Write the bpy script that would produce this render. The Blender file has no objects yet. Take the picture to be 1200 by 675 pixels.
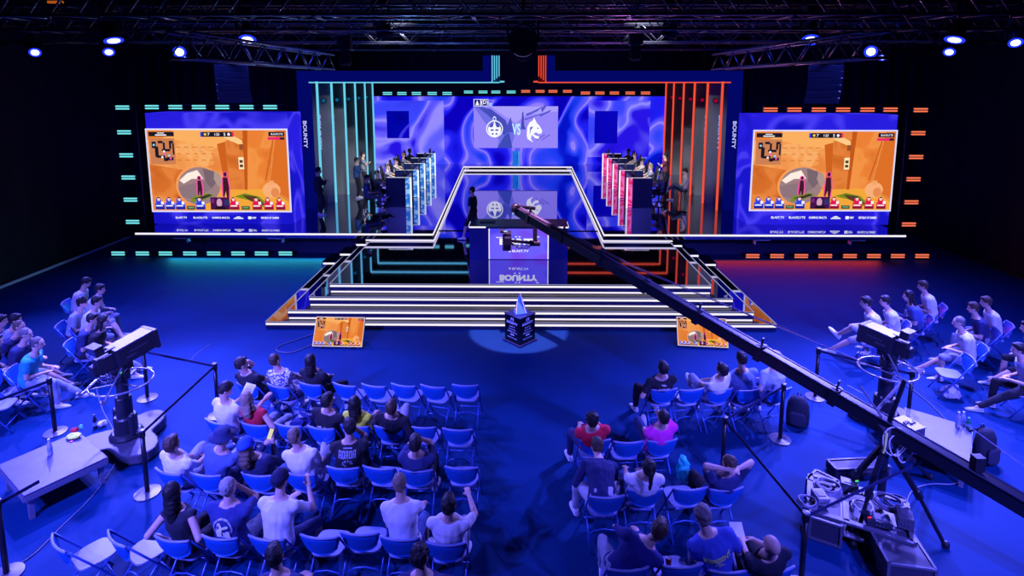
import bpy, bmesh, math, random
from mathutils import Vector, Matrix, noise
from mathutils.bvhtree import BVHTree
random.seed(7)
sc = bpy.context.scene
COL = sc.collection
V = Vector
R = math.radians
# ------------------------------------------------------------------ camera
F = 667.0
CAMZ = 5.95
PITCH = math.atan(91.0 / F)
YAW = math.atan(8.0 / F)
cd = bpy.data.cameras.new('camera')
cam = bpy.data.objects.new('camera', cd)
COL.objects.link(cam)
cam.location = (0, 0, CAMZ)
cam.rotation_euler = (math.pi / 2 - PITCH, 0, YAW)
cd.sensor_width = 36
cd.lens = F * 36 / 1200
cd.shift_y = -(337.5 - 190.0) / 1200
cd.clip_end = 200
sc.camera = cam
CM = Matrix.Rotation(YAW, 3, 'Z') @ Matrix.Rotation(math.pi / 2 - PITCH, 3, 'X')
CP = V((0, 0, CAMZ))

def ray(px, py):
    return (CM @ V(((px - 600) / F, -(py - 190) / F, -1))).normalized()

def P(px, py, z=0.0):
    d = ray(px, py)
    t = (z - CAMZ) / d.z
    return CP + d * t

def PD(px, py, Y):
    d = ray(px, py)
    return CP + d * (Y / d.y)

# ------------------------------------------------------------------ materials
_m = {}
def lin(c):
    return tuple(((x / 12.92) if x <= .04045 else ((x + .055) / 1.055) ** 2.4) for x in c)

def rgb(r, g, b):
    return lin((r / 255., g / 255., b / 255.))

def mat(name, col, rough=.7, metal=0., spec=.5, ior=1.45, trans=0., noise_amt=0., scale=20., bump=0.):
    if name in _m:
        return _m[name]
    m = bpy.data.materials.new(name)
    m.use_nodes = True
    nt = m.node_tree
    b = nt.nodes['Principled BSDF']
    b.inputs['Base Color'].default_value = (*col, 1)
    b.inputs['Roughness'].default_value = rough
    b.inputs['Metallic'].default_value = metal
    b.inputs['IOR'].default_value = ior
    b.inputs['Specular IOR Level'].default_value = spec
    b.inputs['Transmission Weight'].default_value = trans
    if noise_amt or bump:
        tc = nt.nodes.new('ShaderNodeTexCoord')
        n = nt.nodes.new('ShaderNodeTexNoise')
        n.inputs['Scale'].default_value = scale
        n.inputs['Detail'].default_value = 4
        nt.links.new(tc.outputs['Object'], n.inputs['Vector'])
        if noise_amt:
            mx = nt.nodes.new('ShaderNodeMix')
            mx.data_type = 'RGBA'
            mx.inputs[6].default_value = (*[c * (1 - noise_amt) for c in col], 1)
            mx.inputs[7].default_value = (*[min(1, c * (1 + noise_amt)) for c in col], 1)
            nt.links.new(n.outputs['Fac'], mx.inputs[0])
            nt.links.new(mx.outputs[2], b.inputs['Base Color'])
        if bump:
            bp = nt.nodes.new('ShaderNodeBump')
            bp.inputs['Strength'].default_value = bump
            bp.inputs['Distance'].default_value = .02
            nt.links.new(n.outputs['Fac'], bp.inputs['Height'])
            nt.links.new(bp.outputs['Normal'], b.inputs['Normal'])
    _m[name] = m
    return m

def emi(name, col, s=1., sample=False):
    if name in _m:
        return _m[name]
    m = bpy.data.materials.new(name)
    m.use_nodes = True
    nt = m.node_tree
    nt.nodes.clear()
    o = nt.nodes.new('ShaderNodeOutputMaterial')
    e = nt.nodes.new('ShaderNodeEmission')
    e.inputs[0].default_value = (*col, 1)
    e.inputs[1].default_value = s
    nt.links.new(e.outputs[0], o.inputs[0])
    if not sample:
        m.cycles.emission_sampling = 'NONE'
    _m[name] = m
    return m

def E(r, g, b, s=1.):
    return emi('screen_%d_%d_%d_%d' % (r, g, b, int(s * 100)), rgb(r, g, b), s)

def marble(name, stops, scale=.35, off=(0, 0, 0), dist=1.2, s=1., grad=None):
    m = bpy.data.materials.new(name)
    m.use_nodes = True
    nt = m.node_tree
    nt.nodes.clear()
    o = nt.nodes.new('ShaderNodeOutputMaterial')
    e = nt.nodes.new('ShaderNodeEmission')
    e.inputs[1].default_value = s
    tc = nt.nodes.new('ShaderNodeTexCoord')
    mp = nt.nodes.new('ShaderNodeMapping')
    mp.inputs['Location'].default_value = off
    n = nt.nodes.new('ShaderNodeTexNoise')
    n.inputs['Scale'].default_value = scale
    n.inputs['Detail'].default_value = .6
    n.inputs['Distortion'].default_value = dist
    r = nt.nodes.new('ShaderNodeValToRGB')
    r.color_ramp.interpolation = 'EASE'
    while len(r.color_ramp.elements) > 1:
        r.color_ramp.elements.remove(r.color_ramp.elements[-1])
    r.color_ramp.elements[0].position = stops[0][0]
    r.color_ramp.elements[0].color = (*rgb(*stops[0][1]), 1)
    for p, c in stops[1:]:
        el = r.color_ramp.elements.new(p)
        el.color = (*rgb(*c), 1)
    L = nt.links.new
    L(tc.outputs['Object'], mp.inputs[0])
    L(mp.outputs[0], n.inputs['Vector'])
    L(n.outputs['Fac'], r.inputs[0])
    L(r.outputs[0], e.inputs[0])
    L(e.outputs[0], o.inputs[0])
    return m

# ------------------------------------------------------------------ mesh builder
class MB:
    def __init__(s):
        s.v = []; s.f = []; s.mi = []; s.cur = 0
    def add(s, vs, fs, m=None):
        o = len(s.v)
        s.v += [V(x) for x in vs]
        for f in fs:
            s.f.append([i + o for i in f])
            s.mi.append(s.cur if m is None else m)
        return s
    def box(s, c, d, M=None, m=None):
        x, y, z = d[0] / 2, d[1] / 2, d[2] / 2
        vs = [V((a, b, e)) for a in (-x, x) for b in (-y, y) for e in (-z, z)]
        if M is not None:
            vs = [M @ q for q in vs]
        vs = [q + V(c) for q in vs]
        return s.add(vs, [(0, 1, 3, 2), (4, 6, 7, 5), (0, 4, 5, 1), (2, 3, 7, 6), (0, 2, 6, 4), (1, 5, 7, 3)], m)
    def bb(s, a, b, m=None):
        return s.box([(a[i] + b[i]) / 2 for i in range(3)], [abs(a[i] - b[i]) for i in range(3)], None, m)
    def bar(s, p, q, w, h, m=None, up=(0, 0, 1)):
        p = V(p); q = V(q); d = q - p
        L = d.length
        y = d.normalized(); x = y.cross(V(up))
        if x.length < 1e-4: x = V((1, 0, 0))
        x.normalize(); z = x.cross(y)
        M = Matrix((x, y, z)).transposed()
        return s.box((p + q) / 2, (w, L, h), M, m)
    def cap(s, p, q, r1, r2=None, n=12, m=None, flat=False):
        r2 = r1 if r2 is None else r2
        p = V(p); q = V(q); d = (q - p)
        y = d.normalized() if d.length > 1e-6 else V((0, 0, 1))
        x = y.orthogonal().normalized(); z = x.cross(y)
        rings = []
        if flat:
            prof = [(p, r1), (q, r2)]
        else:
            prof = [(p - y * r1 * math.sin(a), r1 * math.cos(a)) for a in (1.2, .75, .35, 0)] + \
                   [(q + y * r2 * math.sin(a), r2 * math.cos(a)) for a in (0, .35, .75, 1.2)]
        vs = []
        for c, r in prof:
            for k in range(n):
                t = 2 * math.pi * k / n
                vs.append(c + x * r * math.cos(t) + z * r * math.sin(t))
        fs = []
        for j in range(len(prof) - 1):
            for k in range(n):
                a = j * n + k; b = j * n + (k + 1) % n
                fs.append((a, b, b + n, a + n))
        fs.append(tuple(range(n))[::-1]); fs.append(tuple(range((len(prof) - 1) * n, len(prof) * n)))
        return s.add(vs, fs, m)
    def cyl(s, p, q, r1, r2=None, n=12, m=None):
        return s.cap(p, q, r1, r2, n, m, True)
    def tube(s, pts, r, n=6, m=None, closed=False):
        pts = [V(p) for p in pts]
        N = len(pts); vs = []; fs = []
        pz = None
        for i, p in enumerate(pts):
            a = pts[(i - 1) % N] if (i or closed) else p
            b = pts[(i + 1) % N] if (i < N - 1 or closed) else p
            d = (b - a).normalized()
            x = d.cross(V((0, 0, 1)))
            if x.length < .05: x = d.cross(V((0, 1, 0)))
            x.normalize(); z = x.cross(d)
            for k in range(n):
                t = 2 * math.pi * k / n
                vs.append(p + x * r * math.cos(t) + z * r * math.sin(t))
        for j in range(N if closed else N - 1):
            for k in range(n):
                a = j * n + k; b = j * n + (k + 1) % n
                c = ((j + 1) % N) * n
                fs.append((a, b, c + (k + 1) % n, c + k))
        if not closed:
            fs.append(tuple(range(n))[::-1]); fs.append(tuple(range((N - 1) * n, N * n)))
        return s.add(vs, fs, m)
    def ell(s, c, r, M=None, n=14, m=None):
        c = V(c); vs = []; fs = []; k2 = n // 2
        for i in range(1, k2):
            a = math.pi * i / k2
            for k in range(n):
                t = 2 * math.pi * k / n
                q = V((r[0] * math.sin(a) * math.cos(t), r[1] * math.sin(a) * math.sin(t), r[2] * math.cos(a)))
                vs.append(c + (M @ q if M is not None else q))
        top = c + (M @ V((0, 0, r[2])) if M is not None else V((0, 0, r[2])))
        bot = c - (M @ V((0, 0, r[2])) if M is not None else V((0, 0, r[2])))
        vs += [top, bot]
        T = len(vs) - 2
        for i in range(k2 - 2):
            for k in range(n):
                a = i * n + k; b = i * n + (k + 1) % n
                fs.append((a, a + n, b + n, b))
        for k in range(n):
            fs.append((T, k, (k + 1) % n))
            o = (k2 - 2) * n
            fs.append((T + 1, o + (k + 1) % n, o + k))
        return s.add(vs, fs, m)
    def loft(s, rings, m=None):
        # rings: (centre, xaxis, yaxis, rx, ry)
        n = 18; vs = []; fs = []
        for c, x, y, rx, ry in rings:
            for k in range(n):
                t = 2 * math.pi * k / n
                vs.append(V(c) + x * rx * math.cos(t) + y * ry * math.sin(t))
        for j in range(len(rings) - 1):
            for k in range(n):
                a = j * n + k; b = j * n + (k + 1) % n
                fs.append((a, b, b + n, a + n))
        fs.append(tuple(range(n))[::-1]); fs.append(tuple(range((len(rings) - 1) * n, len(rings) * n)))
        return s.add(vs, fs, m)
    def prism(s, poly, a, b, axis='z', m=None):
        # poly 2D list, extruded from a to b along axis
        def mk(p, h):
            if axis == 'z': return V((p[0], p[1], h))
            if axis == 'x': return V((h, p[0], p[1]))
            return V((p[0], h, p[1]))
        n = len(poly)
        vs = [mk(p, a) for p in poly] + [mk(p, b) for p in poly]
        fs = [tuple(range(n)), tuple(range(n, 2 * n))[::-1]]
        fs += [(i, i + n, (i + 1) % n + n, (i + 1) % n) for i in range(n)]
        return s.add(vs, fs, m)
    def lathe(s, prof, c=(0, 0, 0), n=24, m=None):
        c = V(c); vs = []; fs = []
        for r, z in prof:
            for k in range(n):
                t = 2 * math.pi * k / n
                vs.append(c + V((r * math.cos(t), r * math.sin(t), z)))
        for j in range(len(prof) - 1):
            for k in range(n):
                a = j * n + k; b = j * n + (k + 1) % n
                fs.append((a, b, b + n, a + n))
        fs.append(tuple(range(n))[::-1]); fs.append(tuple(range((len(prof) - 1) * n, len(prof) * n)))
        return s.add(vs, fs, m)
    def mesh(s, name, mats, smooth=False, fix=True):
        me = bpy.data.meshes.new(name)
        me.from_pydata([tuple(x) for x in s.v], [], s.f)
        for mm in (mats if isinstance(mats, (list, tuple)) else [mats]):
            me.materials.append(mm)
        me.polygons.foreach_set('material_index', s.mi)
        if smooth:
            me.polygons.foreach_set('use_smooth', [True] * len(s.f))
        if fix:
            bm = bmesh.new(); bm.from_mesh(me)
            bmesh.ops.recalc_face_normals(bm, faces=bm.faces)
            bm.to_mesh(me); bm.free()
        me.update()
        return me
    def build(s, name, mats, parent=None, smooth=False, bevel=0, fix=True, loc=None):
        me = s.mesh(name, mats, smooth, fix)
        o = bpy.data.objects.new(name, me)
        COL.objects.link(o)
        if parent is not None: o.parent = parent
        if loc is not None: o.location = loc
        if bevel:
            md = o.modifiers.new('bevel', 'BEVEL')
            md.width = bevel; md.segments = 2; md.limit_method = 'ANGLE'
            if smooth is False:
                for p in me.polygons: p.use_smooth = False
        return o

def tag(o, label=None, cat=None, group=None, kind=None):
    if label: o['label'] = label
    if cat: o['category'] = cat
    if group: o['group'] = group
    if kind: o['kind'] = kind
    return o

def thing(name, label, cat, loc=(0, 0, 0), rz=0., group=None):
    o = bpy.data.objects.new(name, None)
    o.empty_display_size = .1
    COL.objects.link(o)
    o.location = loc
    o.rotation_euler = (0, 0, rz)
    return tag(o, label, cat, group)

def kids(o): return [c for c in bpy.data.objects if c.parent is o]

def dup(root, loc, rz=0., label=None, group=None, tree=None):
    tree = tree or kids(root)
    r = root.copy(); COL.objects.link(r); r.location = loc; r.rotation_euler = (0, 0, rz)
    if label: r['label'] = label
    if group: r['group'] = group
    for ch in tree:
        c = ch.copy(); COL.objects.link(c); c.parent = r
        for g in ch.children:
            d = g.copy(); COL.objects.link(d); d.parent = c
    return r

_tx = {}
def text2d(s, bold=.02, wide=1.):
    """triangles of a text, height of capitals = 1, centred on (0,0)"""
    k = (s, bold, wide)
    if k in _tx: return _tx[k]
    c = bpy.data.curves.new('t', 'FONT')
    c.body = s; c.offset = bold; c.resolution_u = 3; c.fill_mode = 'BOTH'
    o = bpy.data.objects.new('t', c)
    COL.objects.link(o)
    bpy.context.view_layer.update()
    me = bpy.data.meshes.new_from_object(o)
    vs = [V((v.co.x * wide, v.co.y, 0)) for v in me.vertices]
    fs = [tuple(p.vertices) for p in me.polygons]
    bpy.data.objects.remove(o); bpy.data.curves.remove(c); bpy.data.meshes.remove(me)
    x0 = min(v.x for v in vs); x1 = max(v.x for v in vs); y0 = min(v.y for v in vs); y1 = max(v.y for v in vs)
    h = y1 - y0
    vs = [((v.x - (x0 + x1) / 2) / h, (v.y - (y0 + y1) / 2) / h) for v in vs]
    _tx[k] = (vs, fs, (x1 - x0) / h)
    return _tx[k]

class Pic:
    """flat picture built of coloured facets on a plane: O is the top left corner, ex / ey full width and height vectors"""
    def __init__(s, O, ex, ey, nrm, step=.0025):
        s.O = V(O); s.ex = V(ex); s.ey = V(ey); s.n = V(nrm); s.step = step
        s.mb = MB(); s.mats = []
        s.asp = s.ex.length / s.ey.length
    def mi(s, m):
        if m not in s.mats: s.mats.append(m)
        return s.mats.index(m)
    def pt(s, u, v, l): return s.O + s.ex * u + s.ey * v + s.n * (l * s.step)
    def poly(s, m, pts, l=1):
        s.mb.add([s.pt(u, v, l) for u, v in pts], [tuple(range(len(pts)))], s.mi(m))
    def rect(s, m, u0, v0, u1, v1, l=1): s.poly(m, [(u0, v0), (u1, v0), (u1, v1), (u0, v1)], l)
    def ell(s, m, u, v, ru, rv, l=1, rot=0, n=24, a0=0, a1=360):
        pts = []
        full = (a1 - a0) >= 360
        for k in range(n if full else n + 1):
            t = R(a0 + (a1 - a0) * k / n)
            x = ru * math.cos(t); y = rv * math.sin(t) 
            pts.append((u + x * math.cos(rot) - y * math.sin(rot) / s.asp, v + x * math.sin(rot) * s.asp + y * math.cos(rot)))
        s.poly(m, pts, l)
    def ring(s, m, u, v, ru, rv, w, l=1, a0=0, a1=360, n=28):
        for k in range(n):
            t0 = R(a0 + (a1 - a0) * k / n); t1 = R(a0 + (a1 - a0) * (k + 1) / n)
            i = 1 - w
            s.poly(m, [(u + ru * math.cos(t0), v + rv * math.sin(t0)), (u + ru * math.cos(t1), v + rv * math.sin(t1)),
                       (u + ru * i * math.cos(t1), v + rv * i * math.sin(t1)), (u + ru * i * math.cos(t0), v + rv * i * math.sin(t0))], l)
    def text(s, m, t, u, v, h, l=2, bold=.02, wide=1., maxw=None, rot=0):
        vs, fs, w = text2d(t, bold, wide)
        k = h
        kx = h / s.asp
        if maxw and w * kx > maxw: kx = maxw / w
        c, d = math.cos(rot), math.sin(rot)
        if rot:
            pts = [s.pt(u + (x * c - y * d) * kx, v - (x * d + y * c) * k, l) for x, y in vs]
        else:
            pts = [s.pt(u + x * kx, v - y * k, l) for x, y in vs]
        s.mb.add(pts, fs, s.mi(m))
    def build(s, name, parent):
        return s.mb.build(name, s.mats, parent, fix=False)
KEY = 7500.; FILL = 13500.; WASH = 420.; POD = 14000.; STG = 11000.; BAR = 60.; TR = 700.
# ------------------------------------------------------------------ palette
M_floor = mat('blue_carpet', (.0008, .028, .105), .65, spec=.09, noise_amt=.22, scale=1.3, bump=.15)
M_gloss = mat('gloss_black_stage', (.38, .38, .62), .03, 1.0)
M_tread = mat('step_tread', (.004, .004, .01), .28, ior=1.4)
M_fascia = mat('stage_fascia', (.01, .01, .05), .35)
M_drape = mat('black_drape', (.006, .007, .02), .9, noise_amt=.4, scale=2.)
M_dark = mat('dark_metal', (.012, .012, .016), .4)
M_truss = mat('truss_metal', (.11, .11, .14), .35, .8)
M_plastic = mat('black_plastic', (.012, .012, .02), .45)
M_led = emi('white_led', (.95, .88, 1.), 1.05)
M_edge = emi('edge_led', (.32, .32, .62), .8)
M_cyan = emi('cyan_led', rgb(120, 235, 245), 1.0)
M_cyl = emi('cyan_line', rgb(110, 215, 245), .95)
M_red = emi('red_led', rgb(255, 120, 85), 1.0)
M_redl = emi('red_line', rgb(255, 85, 60), .9)
M_blueband = emi('blue_panel', rgb(2, 8, 105), .9)
M_cream = mat('pale_shell', (.6, .6, .65), .5)

Zw = 1.15
YW = P(608, 274, Zw).y
YB = 34.2
def st(name, mb, m, **k):
    o = mb.build(name, m, **k); o['kind'] = 'structure'; return o

# ------------------------------------------------------------------ hall shell
b = MB(); b.bb((-15.6, -2, -.1), (15.9, 41, 0)); st('floor', b, M_floor)
b = MB(); b.bb((-15.6, -2, 9.6), (15.9, 41, 9.7)); st('ceiling', b, mat('black_ceiling', (.004, .004, .008), .9))
def drape(name, x0, y0, x1, y1, z0, z1, amp=.09, pitch=.55):
    mb = MB(); L = math.hypot(x1 - x0, y1 - y0); n = int(L / pitch * 6)
    dx, dy = (x1 - x0) / L, (y1 - y0) / L
    vs = []
    for i in range(n + 1):
        t = L * i / n; o = amp * math.sin(2 * math.pi * t / pitch) + amp * .6 * math.sin(2.3 * t)
        for z in (z0, z1): vs.append((x0 + dx * t - dy * o, y0 + dy * t + dx * o, z))
    mb.add(vs, [(2 * i, 2 * i + 2, 2 * i + 3, 2 * i + 1) for i in range(n)])
    return mb
st('wall_left', drape('w', -15.4, -2, -15.4, 40, 0, 9.6, .05, 1.2), M_drape)
st('wall_right', drape('w', 15.7, -2, 15.7, 40, 0, 9.6, .05, 1.2), M_drape)
st('wall_back', drape('w', -15.6, 39.5, 15.9, 39.5, 0, 9.6, .05, 1.2), M_drape)
b = MB(); b.bb((-15.28, -2, 0), (-15.22, 21.5, .07)); st('baseboard_left', b, mat('pale_skirting', (.7, .7, .8), .6))
b = MB(); b.bb((15.52, -2, 0), (15.58, 21.5, .07)); st('baseboard_right', b, M_dark)
# masking drapes round the stage
for x0, x1, l in ((-15.3, -8.9, 'black masking drape hanging behind the left big screen'), (9.0, 15.6, 'black masking drape hanging behind the right big screen')):
    tag(drape('masking_drape', x0, 22.6, x1, 22.6, 1.16, 9.5).build('masking_drape', M_drape), l, 'drape', 'masking drapes')

# ------------------------------------------------------------------ stage
stage = thing('stage', 'glossy black competition stage with white lit edges and broad front steps', 'stage', (0, 14, 0))
stage.location = (0, 0, 0)
zs = [.18, .42, .66, .90]
prev = 0.
fy = [385, 374.0, 358.5, 343.0]
fx = [(312, 906), (338, 880), (363, 856), (387, 831)]
YS = []
for i in range(4):
    p0 = P(fx[i][0], fy[i], prev); p1 = P(fx[i][1], fy[i], prev)
    Y = p0.y; YS.append(Y)
    x0, x1 = p0.x, p1.x
    b = MB(); b.bb((x0, Y, max(0, prev - .02) if i else 0), (x1, YW + 1.4, zs[i]))
    s = b.build('step', M_gloss, stage)
    if i < 3:
        tp = MB(); yn = P(fx[i + 1][0], fy[i + 1], zs[i]).y; tp.bb((x0 + .4, Y - .001, zs[i]), (x1 - .4, yn, zs[i] + .003)); tp.build('tread', M_tread, s)
    s2 = MB(); s2.bb((x0, Y - .012, prev + .005), (x1, Y - .002, zs[i] - .003)); s2.build('riser', M_fascia, s)
    l = MB(); l.bb((x0 + .01, Y - .03, zs[i] - .075), (x1 - .01, Y - .01, zs[i] - .03)); l.build('led_strip', M_led, s)
    if i:
        l = MB(); l.bb((x0 + .03, Y - .03, prev + .02), (x1 - .03, Y - .01, prev + .055)); l.build('led_strip', M_led, s)
    e = MB()
    for x in (x0, x1):
        e.bb((x - .012, Y, zs[i] - .02), (x + .012, YW - .02, zs[i] + .008))
    e.bb((x0, Y - .015, zs[i] - .006), (x1, Y + .004, zs[i] + .006))
    e.build('edge_trim', M_edge, s)
    # landing kerb that closes each side ledge
    nx = P(fx[min(i + 1, 3)][0], fy[min(i + 1, 3)], zs[i]).x if i < 3 else -5.0
    ly = P(375, (315, 304.5, 293, 293)[i], zs[i]).y
    if i < 3:
        for sx in (-1, 1):
            a = sx * abs(x0); c = sx * abs(nx)
            k = MB(); k.bb((a, ly, zs[i]), (c, YW + .2, zs[i] + .22)); k.build('side_landing', M_gloss, s)
            k = MB(); k.bb((a + .04 * -sx, ly - .02, zs[i] + .15), (c, ly - .003, zs[i] + .2)); k.build('led_strip', M_led, s)
    prev = zs[i]
# sunken centre floor running to the back wall
b = MB(); b.bb((-4.9, YW + 1.2, 0), (4.9, YB, .9)); b.build('centre_floor', M_gloss, stage)
iL = [(507, 274), (544, 197)]; iR = [(708, 274), (669, 197)]
pl0 = P(507, 274, Zw); pl1 = P(543, 195, Zw); pr0 = P(708, 274, Zw); pr1 = P(670, 195, Zw)
XL = P(155, 274, Zw).x; XR = P(1063, 276, Zw).x
YLB = pl1.y
b = MB()
b.prism([(XL, YW), (pl0.x, YW), (pl1.x, YLB), (pl1.x, YB - .02), (XL, YB - .02)], .98, Zw)
b.build('left_wing', M_gloss, stage)
b = MB()
b.prism([(XR, YW), (pr0.x, YW), (pr1.x, YLB), (pr1.x, YB - .02), (XR, YB - .02)], .98, Zw)
b.build('right_wing', M_gloss, stage)
b = MB(); b.prism([(pl1.x, YLB), (pr1.x, YLB), (pr1.x, YB - .02), (pl1.x, YB - .02)], .9, Zw); b.build('back_ledge', M_gloss, stage)
b = MB()
for sx, x, p0, p1 in ((-1, XL, pl0, pl1), (1, XR, pr0, pr1)):
    b.bb((x, YW + 1.6, 0), (sx * 4.8, YW + 1.7, .98))
    b.bb((sx * 4.95, YW + .03, .9), (p0.x, YW + .1, .98))
    b.bar((p0.x, YW, .94), (p1.x, YLB, .94), .05, .1)
b.build('skirt', mat('stage_skirt', (.006, .008, .06), .6), stage)
l = MB()
l.bar((XL, YW - .012, Zw - .035), (pl0.x, YW - .012, Zw - .035), .02, .055)
l.bar((XR, YW - .012, Zw - .035), (pr0.x, YW - .012, Zw - .035), .02, .055)
l.bar((pl0.x + .012, YW, Zw - .035), (pl1.x + .012, YLB, Zw - .035), .02, .055)
l.bar((pr0.x - .012, YW, Zw - .035), (pr1.x - .012, YLB, Zw - .035), .02, .055)
l.bb((pl1.x, YLB - .02, Zw - .07), (pr1.x, YLB, Zw - .0))
l.build('lip_led', M_led, stage)
l = MB()
l.bar((-4.98, YW - .012, .925), (pl0.x + .03, YW - .012, .925), .02, .04)
l.bar((4.98, YW - .012, .925), (pr0.x - .03, YW - .012, .925), .02, .04)
l.bar((pl0.x + .04, YW, .925), (pl1.x + .04, YLB, .925), .02, .04)
l.bar((pr0.x - .04, YW, .925), (pr1.x - .04, YLB, .925), .02, .04)
l.bb((pl1.x, YLB - .03, .905), (pr1.x, YLB - .01, .955))
l.build('base_led', M_led, stage)
# brackets under the front lip
for px, lab in ((212, 'pale bracket under the stage lip, left side, farther from the steps'), (323, 'pale bracket under the stage lip, left side, nearer the steps'),
                (893, 'pale bracket under the stage lip, right side, nearer the steps'), (1005, 'pale bracket under the stage lip, right side, farther from the steps')):
    p = PD(px, 279, YW + .2); s = -1 if px > 600 else 1
    b = MB(); b.bb((p.x - .25, YW + .16, .9), (p.x + .25, YW + .3, .94)); b.bb((p.x + s * .21, YW + .16, .78), (p.x + s * .25, YW + .3, .94)); b.bb((p.x - .03, YW + .18, .94), (p.x + .03, YW + .28, .985))
    tag(b.build('stage_bracket', mat('bracket_metal', (.5, .5, .6), .4)), lab, 'bracket', 'brackets under the stage lip')

# ------------------------------------------------------------------ LED back wall
BL = [(0, (0, 0, 150)), (.34, (12, 0, 190)), (.42, (30, 30, 245)), (.47, (88, 80, 255)), (.5, (150, 130, 255)), (.53, (85, 85, 255)), (.6, (30, 60, 245)), (.68, (6, 20, 205)), (1, (0, 0, 140))]
BL2 = [(0, (10, 0, 170)), (.36, (40, 20, 230)), (.44, (100, 90, 255)), (.5, (150, 140, 255)), (.56, (95, 95, 255)), (.64, (60, 70, 255)), (1, (20, 10, 200))]
mw1 = marble('marble_wall', BL, .27, (3, 0, 1.5), 1.7)
mw2 = marble('marble_wall_pale', BL2, .27, (1.2, 0, 7), 1.6)
mw3 = marble('marble_wall_deep', [(0, (0, 0, 130)), (.45, (2, 5, 175)), (.5, (70, 60, 240)), (.56, (10, 5, 190)), (1, (0, 0, 150))], .3, (7, 0, 2), 1.0)
wall = thing('led_wall', 'wide back wall of video panels with swirling blue and violet marble', 'led wall', (0, YB, Zw + .002))
def wpx(px, py): return PD(px, py, YB) - V((0, YB, Zw))
def wrect(name, m, x0, y0, x1, y1, t0, t1, par=wall):
    a = wpx(x0, y0); c = wpx(x1, y1); bz = max(c.z, 0.0)
    b = MB(); b.bb((a.x, -t0, bz), (c.x, -t1, a.z)); return b.build(name, m, par)
wrect('video_panel', mw1, 436, 113, 777, 196, -.25, 0)
wrect('video_panel', mw2, 437, 118, 521, 196, 0, .03)
wrect('video_panel', mw2, 690, 118, 760, 184, 0, .03)
wrect('video_panel', mw3, 453, 130, 480, 162, .03, .05)
wrect('video_panel', mw3, 697, 130, 723, 168, .03, .05)
# hanging match screen
ms = thing('match_screen', 'pale violet match-up screen with two team crests on the back wall', 'screen', (0, YB - .5, 0))
a = PD(555, 124.5, YB - .5); c = PD(653.5, 173.5, YB - .5)
b = MB(); b.bb((a.x, .02, a.z), (c.x, .2, c.z)); b.build('housing', M_plastic, ms)
pc = Pic((a.x, 0, a.z), (c.x - a.x, 0, 0), (0, 0, c.z - a.z), (0, -1, 0), .004)
pc.rect(E(150, 135, 250), 0, 0, 1, 1, 0)
pc.poly(E(112, 112, 228), [(0, 0), (.12, 0), (.42, .45), (.5, .62), (.44, 1), (.28, 1), (.3, .8), (.1, .3)], 1)
pc.poly(E(70, 78, 190), [(.05, .02), (.2, .06), (.38, .33), (.42, .6), (.36, .7), (.22, .3)], 2)
pc.poly(E(62, 75, 185), [(.28, 1), (.36, .72), (.42, .62), (.46, 1)], 2)
pc.poly(E(172, 160, 255), [(.2, 0), (1, 0), (1, .12), (.62, .2), (.5, .4), (.36, .22)], 1)
for u, v, w, h in ((.62, .18, .16, .05), (.7, .12, .12, .04), (.78, .2, .14, .05), (.6, .3, .2, .03), (.8, .06, .06, .09)):
    pc.poly(E(85, 85, 205), [(u, v), (u + w, v - .12), (u + w * .9, v - .12 + h), (u + .01, v + h)], 2)
pc.poly(E(70, 75, 190), [(.56, .55), (.575, .15), (.59, .12), (.6, .45), (.62, .55)], 3)
pc.poly(E(75, 78, 195), [(.38, .62), (.4, .45), (.44, .25), (.455, .4), (.5, .62)], 3)
for u in (.9, .84): pc.poly(E(115, 105, 225), [(u - .1, .8), (u, .66), (u + .01, .69), (u - .09, .82)], 2)
W_ = E(250, 250, 255)
D_ = E(70, 75, 190)
# crest with a helmet shape in a ring
pc.ring(W_, .247, .54, .10, .205, .12, 4)
pc.ell(W_, .247, .56, .078, .16, 4)
pc.ell(D_, .247, .5, .062, .1, 5, a0=180, a1=360)
pc.poly(W_, [(.225, .5), (.247, .34), (.27, .5)], 6)
pc.ring(W_, .247, .3, .02, .06, .4, 5)
pc.rect(D_, .2, .55, .294, .585, 5); pc.rect(D_, .215, .64, .235, .68, 5); pc.rect(D_, .26, .64, .28, .68, 5); pc.rect(W_, .238, .53, .256, .7, 6)
# crest with a dragon like head
pc.poly(W_, [(.63, .7), (.635, .5), (.665, .38), (.70, .34), (.715, .26), (.735, .34), (.75, .4), (.78, .46), (.815, .58), (.805, .65), (.77, .66), (.74, .62), (.71, .66), (.74, .7), (.78, .72), (.77, .78), (.73, .76), (.69, .68), (.68, .78), (.71, .86), (.67, .82), (.64, .78)], 4)
pc.poly(D_, [(.755, .5), (.775, .53), (.755, .54)], 5)
pc.poly(D_, [(.67, .5), (.71, .48), (.68, .56), (.665, .7)], 5)
pc.text(E(190, 240, 255), 'VS', .505, .55, .28, 5, .03, .55, maxw=.1)
pc.build('picture', ms)
# small tabs above the screen
tb = Pic((a.x, 0, a.z + .42), (1.1, 0, 0), (0, 0, -.42), (0, -1, 0), .004)
tb.rect(E(225, 225, 255), 0, 0, .8, 1, 0); tb.rect(E(20, 20, 130), .04, .08, .36, .92, 1); tb.rect(E(20, 20, 130), .42, .08, .78, .92, 1)
tb.poly(W_, [(.1, .85), (.2, .15), (.3, .85)], 2); tb.text(W_, '(D)', .6, .5, .7, 2); tb.rect(E(160, 190, 255), .82, .5, 1, 1, 1)
tb.build('logo_tab', ms)
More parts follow.
